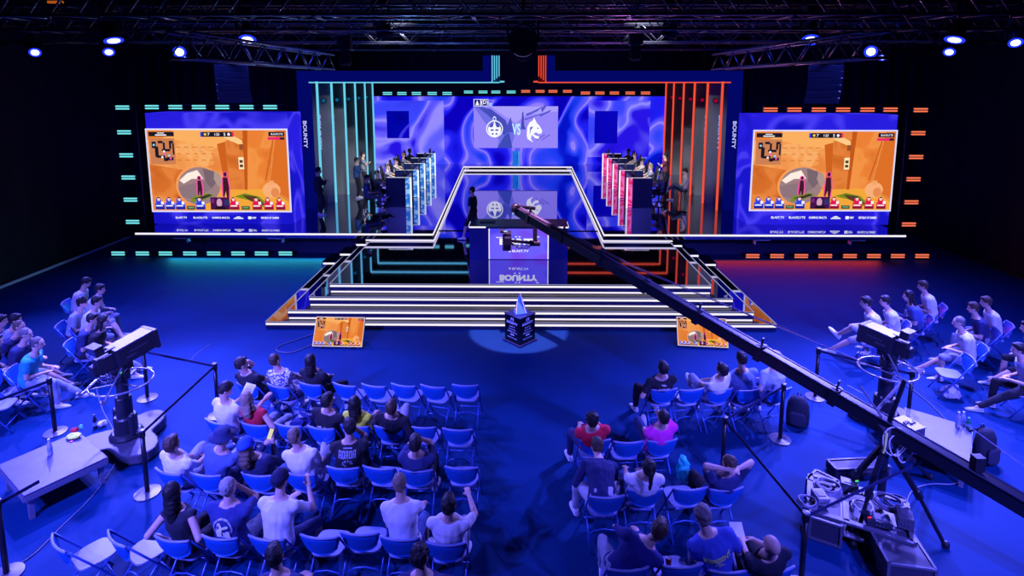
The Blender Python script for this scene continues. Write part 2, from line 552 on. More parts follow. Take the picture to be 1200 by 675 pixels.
# slim blue column under the screen
q0 = PD(600.5, 177, YB - .6); q1 = PD(609.5, 177, YB - .6)
b = MB(); b.bb((q0.x, YB - .75, Zw), (q1.x, YB - .55, q0.z))
col = b.build('video_column', marble('column_glow', [(0, (10, 60, 190)), (.5, (30, 110, 220)), (1, (60, 150, 235))], 2.2, (0, 0, 0), .3)); col.location = (0, 0, 0)
b = MB(); b.bb((q1.x - .1, YB - .76, Zw), (q1.x - .04, YB - .75, q0.z)); b.build('light_edge', E(90, 170, 245), col)
tag(col, 'slim glowing blue column standing below the match-up screen', 'column')

# ------------------------------------------------------------------ portal frame and fins
YF = P(376, 245, Zw).y
FY = [YF, YF + 1.3, YF + 3.0, 27.6, 30.2, 31.8]
def fX(px, Y): return (px - 608) * Y / F / 1.0
fpx = [372.5, 389.5, 404.5, 417, 428.5, 437.5]
for sx, ml, nm, side in ((-1, M_cyl, 'cyan', 'left'), (1, M_redl, 'red', 'right')):
    fr = thing('portal_frame', 'tall blue portal frame edged with a %s light line' % nm, 'portal frame', (sx * 8, YF, Zw), 0, 'portal frames of the stage')
    o = V((sx * 8, YF, Zw))
    def bx(b, x0, x1, z0, z1, y0=0., y1=.25): b.bb(V((sx * x0, YF + y0, z0)) - o, V((sx * x1, YF + y1, z1)) - o)
    zt = PD(450, 83, YF).z; zb = PD(450, 96, YF).z; zp = PD(580, 65, YF).z
    b = MB(); bx(b, 8.38, 7.92, Zw, zt); b.build('side_band', M_blueband, fr)
    b = MB(); bx(b, 7.92, 1.05, zb, zt); bx(b, 1.35, 1.05, zt, zp); b.build('header_band', M_blueband, fr)
    b = MB(); bx(b, 8.5, 8.4, Zw, zt + .02, .0, .6); b.build('outer_edge', M_dark, fr)
    b = MB()
    for k in range(4):
        x = 1.02 - .085 * k; bx(b, x, x - .035, zb + .07 * k, zp, -.02 + .03 * k, .02 + .03 * k)
    b.build('light_rib', ml, fr)
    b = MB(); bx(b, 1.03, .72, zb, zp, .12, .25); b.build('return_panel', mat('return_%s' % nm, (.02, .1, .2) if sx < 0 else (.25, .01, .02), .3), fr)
    b = MB(); bx(b, 7.92, .74, zb - .045, zb, -.03, .05); b.build('header_line', ml, fr)
    bt = PD(360, 140, YF).z
    pcx = Pic(V((sx * 8.15 - .09, YF - .01, PD(360, 140, YF).z)) - o, (.18, 0, 0), (0, 0, -1.15), (0, -1, 0), .006)
    vs, fs, w = text2d('BOUNTY', .03)
    me = [pcx.pt(.5 + y * .8, .5 + x / w * .9, 1) for x, y in vs]
    pcx.mb.add(me, fs, pcx.mi(E(190, 190, 255))); pcx.build('lettering', fr)
    for k in range(6):
        Y = FY[k]
        X = abs((fpx[k] - 608)) * (Y * 1.0) / F
        zt_ = PD(400, 95.5, Y).z
        ordn = ['nearest the audience', 'second from the audience', 'third from the audience', 'fourth from the audience', 'fifth from the audience', 'nearest the back wall'][k]
        f = thing('light_fin', 'tall dark fin with a %s light line on its inner edge, %s' % (nm, ordn), 'stage fin', (sx * X, Y, Zw), 0, 'light fins beside the players')
        oo = V((sx * X, Y, Zw))
        if k:
            b = MB(); b.bb(V((sx * (X + .04), Y + .02, Zw)) - oo, V((sx * (X + 1.2), Y + .12, zt_)) - oo)
            b.build('panel', mat('fin_panel', (.16, .17, .20), .5, noise_amt=.3, scale=.5), f)
            # small wash lamp high on the fin
            hz = PD(400, 119 - k, Y).z - Zw
            b = MB(); b.cyl((sx * .32, -.06, hz), (sx * .32, .02, hz), .1, n=14); lp = b.build('wash_lamp', M_plastic, f)
            b = MB(); b.cyl((sx * .32, -.075, hz), (sx * .32, -.062, hz), .075, n=14); b.build('lens', E(5, 90, 130) if sx < 0 else E(150, 0, 50), lp)
            if k in (1, 2, 4):
                pcx = Pic((sx * .55 - .09, .0, zt_ - Zw - 1.2 - .1 * k), (.18, 0, 0), (0, 0, -1.5), (0, -1, 0), .006)
                vs, fs, w = text2d('BOUNTY', .03)
                pcx.mb.add([pcx.pt(.5 + y * .6, .5 + x / w * .95, 1) for x, y in vs], fs, pcx.mi(E(175, 180, 250))); pcx.build('lettering', f)
        b = MB(); b.bb((-.033, -.05, 0), (.033, .03, zt_ - Zw)); b.build('light_line', ml, f)
        if k:
            b = MB(); b.bb((0, -.05, zt_ - Zw - .05), (-sx * (X - .8), .03, zt_ - Zw + .03)); b.build('header_line', ml, f)

# ------------------------------------------------------------------ game picture
OR1 = marble('game_orange', [(0, (215, 112, 48)), (.45, (234, 136, 66)), (.6, (244, 156, 84)), (1, (225, 120, 56))], 1.3, (0, 0, 0), .5)
OR2 = marble('game_sand', [(0, (228, 132, 64)), (.45, (246, 158, 84)), (.6, (250, 176, 106)), (1, (236, 140, 70))], 2.2, (3, 0, 0), .8)
OR3 = marble('game_amber', [(0, (212, 104, 38)), (.45, (236, 130, 54)), (.6, (244, 148, 70)), (1, (224, 112, 42))], 1.6, (6, 0, 2), .4)
OR4 = marble('game_rust', [(0, (190, 88, 32)), (.45, (216, 112, 44)), (.6, (230, 130, 60)), (1, (204, 100, 38))], 1.8, (9, 0, 2), .6)
for _m_ in (OR1, OR2, OR3, OR4): _m_.cycles.emission_sampling = 'NONE'
def game(O, ex, ey, n, parent, step=.003, name='picture', small=False):
    p = Pic(O, ex, ey, n, step)
    p.rect(E(226, 222, 255), -.012, -.02, 1.012, 1.02, 0)
    p.rect(OR1, 0, 0, 1, 1, 1)
    p.poly(OR2, [(0, .1), (.2, .12), (.45, .2), (.47, .42), (.4, .45), (.28, .5), (0, .42)], 2)
    p.poly(OR4, [(0, .42), (.28, .5), (.2, .7), (.22, .85), (0, .8)], 2)
    p.poly(E(252, 176, 98), [(.18, 0), (.5, 0), (.62, .06), (.52, .2), (.45, .24), (.3, .16), (.12, .1)], 2)
    p.poly(E(238, 132, 52), [(0, 0), (.2, 0), (.1, .1), (0, .12)], 3)
    p.poly(E(206, 98, 30), [(.5, .17), (.56, .14), (.57, .75), (.53, .75), (.525, .5)], 3)
    p.poly(OR4, [(.56, .1), (.7, .1), (.7, .74), (.57, .74)], 2)
    p.poly(E(255, 205, 138), [(.52, .02), (.6, .05), (.68, .12), (.69, .2), (.64, .16), (.56, .1)], 4)
    p.poly(E(196, 88, 26), [(.69, .0), (.725, .0), (.70, .74), (.68, .74)], 3)
    p.poly(OR3, [(.725, 0), (.93, 0), (.85, .72), (.7, .74)], 2)
    p.poly(E(222, 112, 40), [(.93, 0), (1, 0), (1, .85), (.86, .72)], 2)
    p.poly(E(200, 96, 34), [(.90, .12), (.91, .12), (.84, .62), (.83, .62)], 4)
    for v in (.2, .28, .36):
        for k in range(5):
            p.poly(E(222, 126, 56), [(.2 + .06 * k + (.02 if v == .28 else 0), v), (.235 + .06 * k, v + .004), (.235 + .06 * k, v + .016), (.2 + .06 * k, v + .012)], 4)
    p.poly(E(244, 168, 60), [(.5, .74), (.86, .72), (1, .9), (1, 1), (.3, 1), (.4, .82)], 3)
    # round opening with grey room
    p.ell(E(250, 160, 90), .345, .68, .165, .25, 5, rot=-.18)
    p.ell(E(158, 128, 132), .35, .69, .155, .235, 6, rot=-.18)
    p.poly(E(255, 238, 226), [(.21, .62), (.27, .53), (.345, .49), (.385, .6), (.3, .6), (.24, .66)], 7)
    p.poly(E(122, 100, 112), [(.385, .47), (.46, .5), (.5, .6), (.44, .72), (.4, .64)], 7)
    p.poly(E(142, 116, 124), [(.2, .7), (.4, .62), (.44, .72), (.3, .86), (.22, .82)], 7)
    p.poly(E(176, 150, 144), [(.47, .5), (.51, .55), (.52, .66), (.49, .7), (.46, .6)], 8)
    # figures with a pink outline
    for u, v, s in ((.355, .68, 1.), (.545, .66, 1.3)):
        for m, g, l in ((E(255, 80, 170), .008, 9), (E(62, 26, 40), 0, 10)):
            p.poly(m, [(u - .014 * s - g, v - .06 * s), (u + .012 * s + g, v - .06 * s), (u + .018 * s + g, v + .04 * s), (u + .014 * s + g, v + .13 * s + g), (u + .003, v + .13 * s), (u - .002, v + .07 * s), (u - .012 * s, v + .13 * s + g), (u - .018 * s - g, v + .12 * s)], l)
            p.ell(m, u, v - .09 * s, .009 * s + g, .022 * s + g, l, n=12)
    # wall lamp
    p.rect(E(255, 236, 190), .648, .33, .686, .48, 5)
    p.rect(E(90, 60, 40), .655, .365, .679, .4, 6); p.rect(E(90, 60, 40), .655, .42, .679, .455, 6)
    p.rect(E(160, 80, 40), .66, .17, .69, .24, 5)
    # jar and green arcs
    p.ell(E(250, 176, 120), .875, .74, .065, .1, 6); p.rect(E(245, 165, 108), .86, .62, .895, .68, 6); p.ell(E(232, 140, 84), .90, .77, .03, .06, 7)
    p.poly(E(120, 140, 30), [(.6, .82), (.68, .78), (.78, .82), (.86, .94), (.8, .95), (.72, .87), (.64, .84)], 6)
    p.poly(E(90, 60, 40), [(.66, .8), (.76, .82), (.82, .92), (.78, .93), (.7, .86)], 7)
    p.poly(E(120, 140, 30), [(.3, .82), (.4, .78), (.46, .8), (.38, .86), (.28, .9)], 8)
    p.poly(E(60, 55, 45), [(.3, .85), (.42, .79), (.44, .81), (.36, .86)], 9)
    # head-up display
    K = E(28, 24, 40)
    p.rect(E(205, 128, 84), .012, .1, .195, .42, 5)
    for a in ((.03, .14, .06, .22), (.05, .2, .075, .33), (.075, .13, .11, .16), (.11, .15, .125, .24), (.1, .23, .16, .26), (.155, .13, .17, .23), (.17, .13, .185, .16), (.178, .16, .19, .3), (.06, .31, .12, .34), (.11, .34, .14, .38), (.13, .33, .18, .37)):
        p.rect(K, *a, 6)
    for i, a in enumerate(((.045, .18), (.12, .29), (.1, .33), (.15, .31), (.16, .345), (.115, .26))):
        p.ell((E(150, 220, 255), E(255, 90, 200), W_)[i % 3], a[0], a[1], .008, .014, 7, n=8)
    p.rect(K, .012, .02, .195, .075, 5); p.rect(W_, .075, .03, .125, .04, 6); p.rect(W_, .06, .052, .14, .066, 6)
    p.rect(K, .4, .02, .61, .08, 5); p.rect(E(40, 70, 220), .385, .02, .4, .08, 5); p.rect(E(230, 30, 90), .61, .02, .625, .08, 5)
    p.text(W_, '7', .445, .05, .036, 6); p.text(W_, '1:23', .505, .05, .03, 6); p.text(W_, '5', .56, .05, .036, 6)
    p.ell(W_, .59, .05, .01, .018, 6, n=10); p.ell(E(240, 200, 90), .42, .05, .01, .018, 6, n=10)
    p.rect(E(20, 20, 60), .875, .02, .988, .072, 5); p.text(W_, 'BLACKLYTE', .935, .046, .022, 6, maxw=.085)
    p.rect(E(235, 30, 120), .868, .085, .955, .115, 5); p.rect(E(60, 20, 60), .955, .085, .988, .115, 5)
    # player cards
    def card(u, c, c2, dead=False):
        if dead:
            p.rect(E(60, 90, 60), u - .03, .94, u + .03, .985, 10); p.rect(E(150, 190, 150), u - .02, .955, u + .02, .965, 11); return
        p.rect(E(*c), u - .034, .9, u + .034, .95, 10)
        p.rect(E(*c2), u - .034, .95, u + .034, .985, 10)
        p.ell(E(*c), u - .008, .875, .02, .045, 11, n=12)
        p.ell(E(248, 205, 190), u - .006, .855, .011, .024, 12, n=12)
        p.ell(K, u - .006, .842, .012, .014, 13, n=10, a0=180, a1=360)
        p.rect(W_, u + .01, .885, u + .03, .92, 13); p.rect(W_, u - .028, .93, u + .02, .945, 13)
    for i, u in enumerate((.055, .13, .205, .28, .352)): card(u, (50, 70, 230), (30, 40, 160), i == 3)
    for i, u in enumerate((.60, .675, .755, .85, .945)): card((.60, .68, .765, .85, .935)[i], (225, 25, 80), (140, 20, 60), i == 1)
    p.rect(E(70, 20, 80), .425, .83, .565, .985, 10); p.ell(E(215, 160, 190), .49, .9, .02, .055, 11, n=12); p.poly(E(30, 16, 40), [(.45, .985), (.47, .94), (.52, .94), (.545, .985)], 12)
    p.rect(E(120, 40, 120), .43, .85, .455, .9, 11); p.rect(E(50, 50, 110), .525, .86, .56, .93, 11)
    return p.build(name, parent)

# ------------------------------------------------------------------ big side screens
for sx, side in ((-1, 'left'), (1, 'right')):
    if sx < 0: pa = P(181, 262, Zw); pb = P(343, 262, Zw); top = 132.5; X0, X1 = pa.x, pb.x
    else: pa = P(876, 263, Zw); pb = P(1042, 264, Zw); top = 134; X0, X1 = pa.x, pb.x
    Y = pa.y
    t = thing('big_screen', 'large video screen showing an orange game scene, beside the %s portal frame' % ('cyan lined' if sx < 0 else 'red lined'), 'screen', ((X0 + X1) / 2, Y, Zw), 0, 'big side screens')
    o = V(((X0 + X1) / 2, Y, Zw))
    zt = PD(250, top, Y).z
    mm = marble('screen_surround_%s' % side, [(0, (8, 10, 160)), (.4, (25, 22, 205)), (.5, (70, 60, 245)), (.58, (40, 30, 225)), (1, (10, 12, 170))], .5, (2 if sx < 0 else 9, 0, 3), 1.2)
    b = MB(); b.bb(V((X0, Y, Zw)) - o, V((X1, Y + 1.2, zt)) - o); b.build('video_surround', mm, t)
    b = MB(); xx = X0 - .02 if sx > 0 else X1 + .02
    # angled return wall beside the screen
    xi = X1 if sx < 0 else X0
    pq = P(357 if sx < 0 else 861, 254, Zw)
    b.prism([((xi - o.x), 0), (pq.x - o.x, pq.y - o.y), (pq.x - o.x, pq.y - o.y + .1), (xi - o.x - sx * -.0, .2)], 0, zt - Zw)
    b.build('return_panel', mm, t)
    if sx < 0: c0 = (171, 152.5); c1 = (340, 247)
    else: c0 = (878, 154); c1 = (1042, 246)
    a = PD(*c0, Y - .03); c = PD(*c1, Y - .03)
    if sx < 0: a.x = X0 + .03; 
    else: c.x = X1 - .03; a.x = X0 + .06
    W = c.x - a.x; H = a.z - c.z
    game(a - o, (W, 0, 0), (0, 0, -H), (0, -1, 0), t)
    # sponsor line under the picture
    sp = Pic(V((a.x, Y - .03, c.z - .08)) - o, (W, 0, 0), (0, 0, -(c.z - .08 - Zw)), (0, -1, 0), .004)
    for tx, u, w in (('BLAST.TV', .2, .1), ('BLACKLYTE', .34, .13), ('GAMING MALTA', .49, .13), ('SPONSOR', .62, .07), ('MEGA', .72, .06), ('REPUBLIC OF GAMERS', .85, .13)):
        if tx == 'SPONSOR':
            sp.poly(W_, [(.59, .42), (.62, .3), (.65, .42)], 1); sp.rect(W_, .585, .46, .655, .54, 1); continue
        if tx == 'MEGA':
            sp.rect(W_, .69, .32, .715, .55, 1); sp.rect(W_, .72, .36, .75, .42, 1); sp.rect(W_, .72, .46, .745, .51, 1); continue
        sp.text(W_, tx, u, .43, .18, 1, .03, maxw=w)
    sp.build('lettering', t)

# ------------------------------------------------------------------ LED battens
def batten_parts(root, m, h=.15, w=.42):
    b = MB(); b.bb((-w / 2 - .02, 0, -h / 2 - .03), (w / 2 + .02, .1, h / 2 + .03)); b.build('housing', M_plastic, root)
    for z in (-h / 4 - .005, h / 4 + .005):
        b = MB(); b.cap((-w / 2, -.005, z), (w / 2, -.005, z), .026, n=8); b.build('light_tube', m, root)
protos = {}
def batten(px, py, Y, clr, where, grp, rz=0, sc_=1.):
    p = PD(px, py, Y)
    lab = '%s double-tube light bar %s' % (clr, where)
    if clr not in protos:
        t = thing('light_batten', lab, 'light bar', p, rz, grp); batten_parts(t, M_cyan if clr == 'cyan' else M_red); protos[clr] = (t, kids(t))
    else:
        t = dup(protos[clr][0], p, rz, lab, grp, protos[clr][1])
    t.scale = (sc_,) * 3
    return t
ordw = ['first', 'second', 'third', 'fourth', 'fifth', 'sixth', 'seventh', 'eighth', 'ninth']
YC = YW + 1.1
lc = [(143.5, 126), (145.5, 155), (148, 182), (150.5, 208), (153, 234), (155.5, 260)]
rc = [(1079, 129), (1076, 156), (1073.5, 184), (1070.5, 210), (1068, 237), (1065, 263)]
for i, (x, y) in enumerate(lc): batten(x, y, YC, 'cyan', '%s from the top of the side column' % ordw[i], 'light bars in the side columns')
for i, (x, y) in enumerate(rc): batten(x, y, YC, 'red', '%s from the top of the side column' % ordw[i], 'light bars in the side columns')
for i, x in enumerate((178, 205.5, 233, 260.5, 289, 316.5)): batten(x, 125.5, YC, 'cyan', '%s from the outer end above the big screen' % ordw[i], 'light bars above the big screens')
for i, x in enumerate((1043.5, 1016.5, 988, 959.5, 931, 903)): batten(x, 128.5, YC, 'red', '%s from the outer end above the big screen' % ordw[i], 'light bars above the big screens')
YG = P(222, 301, 0).y
for i, x in enumerate((138.5, 167, 194, 222.5, 250.5, 279, 306.5, 334.5)): batten(x, 297, YG, 'cyan', '%s from the wall, on the floor under the stage lip' % ordw[i], 'light bars on the floor under the stage')
for i, x in enumerate((1080.5, 1052, 1024, 996, 967, 939, 910.5, 882)): batten(x, 300, YG, 'red', '%s from the wall, on the floor under the stage lip' % ordw[i], 'light bars on the floor under the stage')
for i, x in enumerate((454, 471, 488, 506.5, 524)): batten(x, 109.5, 32.9, 'cyan', '%s from the fins in the row under the header' % ordw[i], 'light bars under the header', sc_=1.15)
for i, x in enumerate((549, 566, 581, 599)): batten(x, 107.8, 33.4, 'cyan', '%s from the fins in the row under the header' % ordw[i + 5], 'light bars under the header', sc_=1.12)
for i, x in enumerate((756.5, 738.5, 720, 703, 686)): batten(x, 109, 32.9, 'red', '%s from the fins in the row under the header' % ordw[i], 'light bars under the header', sc_=1.15)
for i, x in enumerate((665, 648, 633, 616)): batten(x, 107, 33.4, 'red', '%s from the fins in the row under the header' % ordw[i + 5], 'light bars under the header', sc_=1.12)
# floor stand masts of the columns and rails of the rows
for cl, xs in ((lc, -1), (rc, 1)):
    p0 = PD(cl[0][0] + (14 if xs < 0 else -14), cl[0][1] - 4, YC + .15)
    t = thing('light_mast', 'thin dark mast carrying the column of %s light bars' % ('cyan' if xs < 0 else 'red'), 'mast', (p0.x, YC + .15, 0), 0, 'masts of the light columns')
    b = MB(); b.cyl((0, 0, 0), (0, 0, p0.z), .035); b.build('pole', M_dark, t)
    b = MB()
    for x, y in cl:
        z = PD(x, y, YC).z; b.cyl((0, 0, z), (xs * .6, 0, z), .018)
    b.build('bracket', M_dark, t)
    b = MB(); b.bb((-.35, -.12, 0), (.35, .35, .04)); b.build('base_plate', M_dark, t)
for x0, x1, y, Y, l in ((172, 330, 122, YC + .15, 'dark rail holding the cyan light bars above the big screen'), (896, 1050, 124, YC + .15, 'dark rail holding the red light bars above the big screen'), (444, 768, 105.5, 33.6, 'dark rail holding the light bars under the header')):
    a = PD(x0, y, Y); c = PD(x1, y, Y)
    b = MB(); b.cyl((a.x, Y, a.z), (c.x, Y, a.z), .03)
    for k in range(4):
        x = a.x + (c.x - a.x) * (k + .5) / 4; b.cyl((x, Y, a.z), (x, Y, 9.6), .008, n=5)
    tag(b.build('light_rail', M_dark), l, 'rail', 'rails of the light bars')

# ------------------------------------------------------------------ analyst desk
ad = P(608, 304.5, .9)
t = thing('presenter_desk', 'presenter desk with a glowing violet front panel and lit corners', 'desk', (0, ad.y, .9))
zt = (CAMZ - (265.5 - 99) * ad.y / 673) - .9
zt = PD(608, 265.5, ad.y).z - .9
hw = 59.5 * ad.y / F
b = MB(); b.bb((-hw, .03, 0), (hw, .75, zt - .06)); b.build('body', mat('desk_blue', (.008, .012, .14), .3), t)
b = MB(); b.bb((-hw - .02, -.02, zt - .06), (hw + .02, .95, zt)); b.build('desk_top', mat('desk_top_dark', (.02, .03, .06), .25), t)
l = MB()
for s in (-1, 1):
    l.bb((s * hw, -.025, zt - .04), (s * (hw - .48), -.015, zt + .003)); l.bb((s * (hw + .022), -.02, zt - .04), (s * (hw + .01), .6, zt + .004))
    l.bb((s * (hw - .56), -.0, 0.02), (s * (hw - .59), .03, zt - .06))
l.build('edge_light', M_led, t)
b = MB(); b.bb((-hw + .58, .005, .02), (hw - .58, .03, zt - .07)); b.build('front_screen', marble('desk_glow', [(0, (50, 50, 235)), (.4, (78, 70, 245)), (.5, (110, 95, 255)), (.62, (120, 75, 240)), (1, (40, 60, 235))], .9, (4, 0, 1.7), .8), t)
pc = Pic((-hw + .58, .0, zt - .07), (2 * hw - 1.16, 0, 0), (0, 0, -(zt - .09)), (0, -1, 0), .004)
pc.text(W_, 'BOUNTY', .5, .42, .21, 1, .06, 1.15, maxw=.82)
pc.rect(W_, .115, .27, .25, .295, 1); pc.rect(W_, .44, .245, .47, .275, 1); pc.rect(W_, .50, .245, .53, .275, 1); pc.rect(W_, .80, .245, .85, .275, 1)
pc.rect(W_, .42, .56, .45, .59, 1); pc.rect(W_, .50, .56, .53, .59, 1)
pc.text(W_, '# BLAST.TV', .5, .73, .085, 1, .02, 1.2)
pc.build('lettering', t)
b = MB(); b.bb((-1.15, .45, zt), (-.7, .7, zt + .02)); b.build('cable_flap', M_plastic, t)

# ------------------------------------------------------------------ trophy podium
pp = P(609.3, 407.5, 0)
cy = pp.y + .36
t = thing('podium', 'black square display podium covered in white sponsor lettering before the steps', 'podium', (pp.x, cy, 0), R(45))
hh = PD(609.3, 374.5, pp.y + .02).z
s_ = .25
b = MB(); b.bb((-s_, -s_, .05), (s_, s_, hh)); b.build('body', mat('podium_black', (.004, .005, .012), .25), t, bevel=.008)
b = MB(); b.bb((-s_ - .035, -s_ - .035, 0), (s_ + .035, s_ + .035, .05)); b.build('plinth', mat('plinth_blue', (.02, .03, .1), .4), t)
b = MB(); b.bb((-s_ - .01, -s_ - .01, hh), (s_ + .01, s_ + .01, hh + .02)); b.build('top_plate', mat('plinth_top', (.01, .02, .08), .15), t)
for O, ex, n in (((-s_, -s_, hh), (2 * s_, 0, 0), (0, -1, 0)), ((-s_, s_, hh), (0, -2 * s_, 0), (-1, 0, 0))):
    pc = Pic(O, ex, (0, 0, -(hh - .05)), n, .003)
    Lm = mat('podium_ink', (.9, .9, .95), .6)
    pc.rect(Lm, .40, .05, .6, .17, 1); pc.poly(M_plastic, [(.44, .16), (.5, .06), (.56, .16)], 2)
    pc.text(Lm, 'BOUNTY', .5, .25, .1, 1, .05, 1.1, maxw=.7)
    pc.text(Lm, 'BLAST.TV', .5, .4, .05, 1, .02, maxw=.66)
    pc.text(Lm, 'BLACKLYTE', .5, .5, .05, 1, .02, maxw=.66)
    pc.text(Lm, 'GAMING MALTA', .5, .6, .05, 1, .02, maxw=.7)
    pc.rect(Lm, .38, .68, .62, .73, 1); pc.text(Lm, 'REPUBLIC OF GAMERS', .5, .83, .045, 1, .02, maxw=.6)
    pc.build('lettering', t)
tr = thing('trophy', 'faceted blue crystal pyramid trophy standing on the black podium', 'trophy', (pp.x, cy, hh + .02), R(20))
b = MB(); b.prism([(-.15, -.13), (.15, -.13), (.12, .13), (-.12, .13)], 0, .02); b.build('trophy_base', mat('trophy_base_blue', (.02, .08, .5), .1), tr)
b = MB()
b.add([(-.14, -.11, .02), (.14, -.11, .02), (.11, .11, .02), (-.11, .11, .02), (-.02, 0, .46), (.04, -.02, .38), (-.06, .01, .3)],
      [(0, 1, 5, 4, 6), (1, 2, 5), (2, 3, 6, 4), (2, 4, 5), (3, 0, 6), (0, 3, 2, 1)])
b.build('crystal', mat('blue_crystal', (.1, .4, 1.), .08, spec=.8, ior=1.6, trans=.35), tr)
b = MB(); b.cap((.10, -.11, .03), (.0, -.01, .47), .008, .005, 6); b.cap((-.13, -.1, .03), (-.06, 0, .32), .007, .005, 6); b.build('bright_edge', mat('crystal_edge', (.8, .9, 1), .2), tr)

# ------------------------------------------------------------------ floor monitors
for i, (xa, ya, xb, yb, top, l) in enumerate(((366.5, 405, 423.5, 406, 371, 'tilted floor monitor with orange game picture on the side of the cyan lights'), (795, 404, 853, 407, 373, 'tilted floor monitor with orange game picture on the side of the red lights'))):
    a = P(xa, ya, .06); c = P(xb, yb, .06)
    ang = math.atan2(c.y - a.y, c.x - a.x)
    w = (c - a).length
    t = thing('floor_monitor', l, 'monitor', (a.x, a.y, 0), ang, 'floor monitors before the steps')
    h = w * .5625; tl = R(30); up = V((0, math.sin(tl), math.cos(tl))); nn = V((0, -math.cos(tl), math.sin(tl)))
    o = V((0, 0, .06))
    b = MB(); vs = []
    for k in (0, -.06):
        for u, v in ((-.012, -.02), (w + .012, -.02), (w + .012, h + .012), (-.012, h + .012)): vs.append(o + V((u, 0, 0)) + up * v + nn * (k - .008))
    b.add(vs, [(0, 1, 2, 3), (7, 6, 5, 4), (0, 4, 5, 1), (1, 5, 6, 2), (2, 6, 7, 3), (3, 7, 4, 0)]); b.build('monitor_case', M_plastic, t)
    game(o + up * h, (w, 0, 0), -up * h, nn, t, .0008)
    b = MB()
    for x in (w * .2, w * .8):
        b.bar((x, -.02, .015), (x, .62, .015), .04, .03); b.bar((x, .55, .02), V((x, 0, .06)) + up * h * .85 + nn * -.06, .03, .03); b.bar((x, .0, .02), V((x, 0, .06)) + up * .06 - nn * .06, .03, .03)
    b.build('stand', M_dark, t)
# ------------------------------------------------------------------ folding chairs
M_chair = mat('chair_shell', (.22, .26, .5), .4)
M_chairb = mat('chair_backrest', (.01, .10, .42), .35)
M_tube = mat('chair_tube', (.05, .12, .45), .3, .3)
def make_chair():
    t = thing('folding_chair', 'x', 'chair', (0, 0, 0))
    # backrest: curved shell with a straight top edge and a round lower edge
    mb = MB(); vs = []; fs = []; nu = 12; nv = 5
    for side in (0, 1):
        for i in range(nu + 1):
            u = -1 + 2 * i / nu
            x = .225 * u
            zb = .80 - .085 - .20 * math.sqrt(max(0, 1 - (abs(u) ** 2.2)))
            for j in range(nv + 1):
                v = j / nv
                z = .80 + (zb - .80) * v
                y = -.27 + .28 * (.80 - z) - .045 * (1 - u * u) - (.024 if side else 0) + (.012 if j in (0, nv) else 0) * (1 if side else -1)
                vs.append((x, y, z + (.012 if (j == 0) else 0) * 0))
    n1 = (nu + 1) * (nv + 1)
    for s in (0, 1):
        for i in range(nu):
            for j in range(nv):
                a = s * n1 + i * (nv + 1) + j
                fs.append((a, a + nv + 1, a + nv + 2, a + 1))
    for i in range(nu):
        for j in (0, nv):
            a = i * (nv + 1) + j; fs.append((a, a + nv + 1, a + nv + 1 + n1, a + n1))
    for j in range(nv):
        for i in (0, nu):
            a = i * (nv + 1) + j; fs.append((a, a + 1, a + 1 + n1, a + n1))
    mb.add(vs, fs); bk = mb.build('backrest', M_chairb, t, smooth=True)
    b = MB(); b.tube([(.225 * u, -.275 - .045 * (1 - u * u) - .01, .803) for u in [k / 8 - 1 for k in range(17)]], .015, 8); b.build('top_rim', M_chair, bk, smooth=True)
    # seat
    mb = MB(); pts = []
    for k in range(28):
        a = 2 * math.pi * k / 28
        c, s = math.cos(a), math.sin(a)
        x = .205 * math.copysign(abs(c) ** .45, c); y = .02 + .20 * math.copysign(abs(s) ** .5, s)
        if y < 0: x *= .94
        pts.append((x, y))
    mb.prism(pts, .425, .452); mb.build('seat', M_chair, t, bevel=.008)
    for s in (-1, 1):
        b = MB(); x = s * .225
        b.tube([(x, -.272, .79), (x, -.036, .44), (x * 1.0, .13, .19), (x * 1.0, .255, .0)], .0125, 8); b.build('front_leg', M_tube, t, smooth=True)
        b = MB(); x = s * .20
        b.tube([(x, .10, .425), (x, -.09, .215), (x, -.29, .0)], .0125, 8); b.build('rear_leg', M_tube, t, smooth=True)
    b = MB(); b.tube([(-.2, -.15, .15), (-.14, -.13, .185), (0, -.12, .2), (.14, -.13, .185), (.2, -.15, .15)], .009, 8); b.build('rear_stretcher', M_tube, t, smooth=True)
    b = MB(); b.tube([(-.225, .16, .14), (.225, .16, .14)], .009, 8); b.build('front_stretcher', M_tube, t, smooth=True)
    return t
CH0 = make_chair(); CHK = kids(CH0); CHused = [False]
def chair_at(loc, rz, label, group):
    if not CHused[0]:
        CHused[0] = True; CH0.location = loc; CH0.rotation_euler = (0, 0, rz); tag(CH0, label, None, group); return CH0
    return dup(CH0, loc, rz, label, group, CHK)

# ------------------------------------------------------------------ people
def clothm(c, nm='cloth'):
    return mat('%s_%02x%02x%02x' % (nm, int(c[0] * 255), int(c[1] * 255), int(c[2] * 255)), c, .85, noise_amt=.12, scale=14, bump=.25)
SK = [(.62, .40, .31), (.50, .31, .22), (.70, .48, .38)]
def skinm(i): return mat('skin_%d' % i, SK[i], .5, noise_amt=.06, scale=30)
M_eye = mat('eye_dark', (.02, .02, .03), .2)
M_lip = mat('lip', (.45, .16, .15), .5)
WHT = (.74, .74, .76); BLK = (.012, .012, .02); NVY = (.02, .03, .12); DEN = (.07, .12, .30); GRY = (.25, .27, .36)
JOBS = []
def raw(name, mb, mats, parent, voxel, smooth=4, post=None, amp=0., fr=9.):
    me = mb.mesh(name, mats, True, False)
    o = bpy.data.objects.new(name, me); COL.objects.link(o); o.parent = parent
    r = o.modifiers.new('r', 'REMESH'); r.mode = 'VOXEL'; r.voxel_size = voxel; r.use_smooth_shade = True
    if smooth:
        s = o.modifiers.new('s', 'SMOOTH'); s.factor = .5; s.iterations = smooth
    JOBS.append((o, mats, post, amp, fr))
    return o
